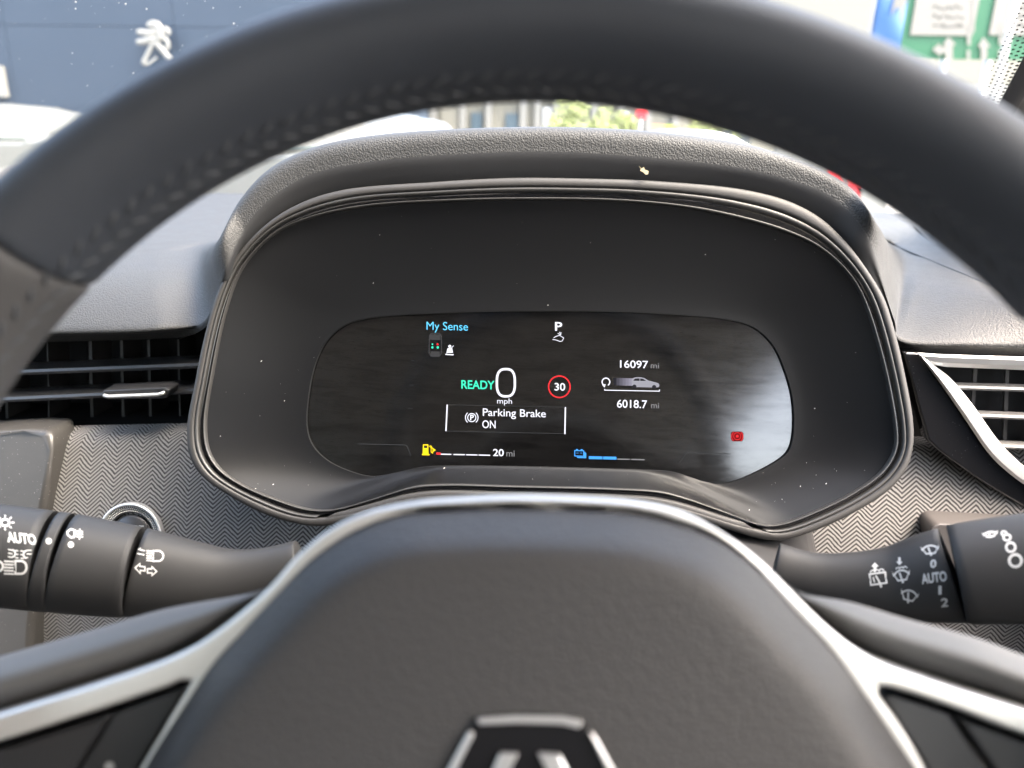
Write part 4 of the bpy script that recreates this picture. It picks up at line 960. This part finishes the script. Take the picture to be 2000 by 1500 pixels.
# green road sign
YG = 12.0
sg = thing('road_sign', onY(1905, 150, YG), 'big green direction sign with white panels and arrows, top right', 'road sign'); sg.location.z = 0
def gq(name, x0, y0, x1, y1, m, dy, parent, th=.02):
    a, b2 = onY(x0, y0, YG-dy), onY(x1, y1, YG-dy); return box(name, a.x, b2.x, YG-dy-th, YG-dy, b2.z, a.z, m, parent)
ax, bx = onY(1803, -180, YG), onY(2300, 117, YG)
bd = box('board', ax.x, bx.x, YG-.04, YG, onY(1900, 117, YG).z, ax.z, M_green, sg)
for (x0, x1) in [(1812, 1898), (1972, 2060)]:
    q = gq('white_panel', x0, -140, x1, 70, M_signwhite, .05, bd)
    for ln, (y, ws) in enumerate([(10, (9, 6, 10, 7, 9)), (28, (7, 8, 12, 6, 10)), (46, (10, 5, 8, 9, 7))]):
        x = x0+10
        its = []
        for k in range(7):
            wd = random.uniform(4, 8)
            its += [stroke([(x, y+2+5*random.random()), (x+wd*.5, y+9*random.random()), (x+wd, y+3+6*random.random())], 2.6)]; x += wd+3
        decal('sign_lettering', its, M_signdark, bd, lambda X, Y: onY(X, Y, YG-.075))
def sdec(name, items): decal(name, items, M_signwhite, bd, lambda X, Y: onY(X, Y, YG-.075))
sdec('arrow', [poly([(1916, 117), (1916, 92), (1909, 92), (1921, 72), (1935, 92), (1928, 92), (1928, 117)])])
sdec('arrow', [poly([(1846, 117), (1846, 104), (1838, 104), (1838, 110), (1820, 97), (1836, 84), (1836, 91), (1846, 91), (1846, 88), (1840, 88), (1853, 72), (1868, 88), (1861, 88), (1861, 117)])])
for x in (1890, 1952): sdec('lane_dash', [rect(x, 46, x+6, 62, 0), rect(x-1, 70, x+6, 88, 0), rect(x-2, 98, x+5, 116, 0)])
sdec('lane_edge', [rect(1899, -140, 1904, 62, 0)])
for x in (1836, 1921): p = onY(x, 160, YG+.1); tube('post', [(p.x, YG+.1, 0), (p.x, YG+.1, 2.6)], .045, M_steel, sg)
lp = onY(1962, 100, 10.5); pole = tube('lamp_pole', [(lp.x, 10.5, 0), (lp.x, 10.5, 6)], .045, M_steel); tag(pole, 'slim grey metal pole standing in front of the green road sign', 'pole')
# blue banner
bp0, bp1 = onY(1736, -160, 15), onY(1779, 110, 15)
ban = thing('flag_banner', (bp0.x, 15, 0), 'tall blue and white flag banner left of the green road sign', 'banner')
rows = [[Vector((bp0.x+(bp1.x-bp0.x)*s, 15+.05*math.sin(5*s+9*t), bp1.z+(bp0.z-bp1.z)*t)) for s in [k/8 for k in range(9)]] for t in [k/20 for k in range(21)]]
o = put('cloth', loft('cloth', rows), ban, [M_banner]); s_ = o.modifiers.new('solid', 'SOLIDIFY'); s_.thickness = .01
decal('emblem', [poly([(1740, 30), (1752, 12), (1760, 24), (1772, 2), (1768, -30), (1750, -25), (1746, 5)]), poly([(1766, 95), (1778, 50), (1776, 95)])], M_signwhite, o, lambda X, Y: onY(X, Y, 14.9))
tube('pole', [(bp0.x-.03, 15, 0), (bp0.x-.03, 15, bp0.z+.2)], .025, M_white, ban)
# red and white barrier beyond the bonnet on the right
YR = 4.6
bar_ = thing('road_barrier', onY(1660, 420, YR), 'red and white road barrier beyond the hood on the right', 'barrier'); bar_.location.z = 0
for (m, pts) in [(M_white, [(1520, 285), (1620, 318), (1604, 430), (1500, 410)]), (M_red, [(1621, 320), (1640, 328), (1668, 420), (1606, 430)]), (M_white, [(1642, 330), (1655, 336), (1660, 360), (1648, 352)]), (M_white, [(1671, 360), (1730, 380), (1735, 440), (1664, 440)]), (M_red, [(1657, 338), (1690, 346), (1670, 430), (1662, 400)])]:
    plate('stripe_board', [onY(x, y, YR) for x, y in pts], Vector((0, .06, 0)), [m], bar_)
for x in (1560, 1690): p = onY(x, 400, YR+.05); box('foot', p.x-.05, p.x+.05, YR+.07, YR+.15, 0, p.z+.1, M_steel, bar_)

for o in bpy.data.objects:
    if '_local' in o: del o['_local']
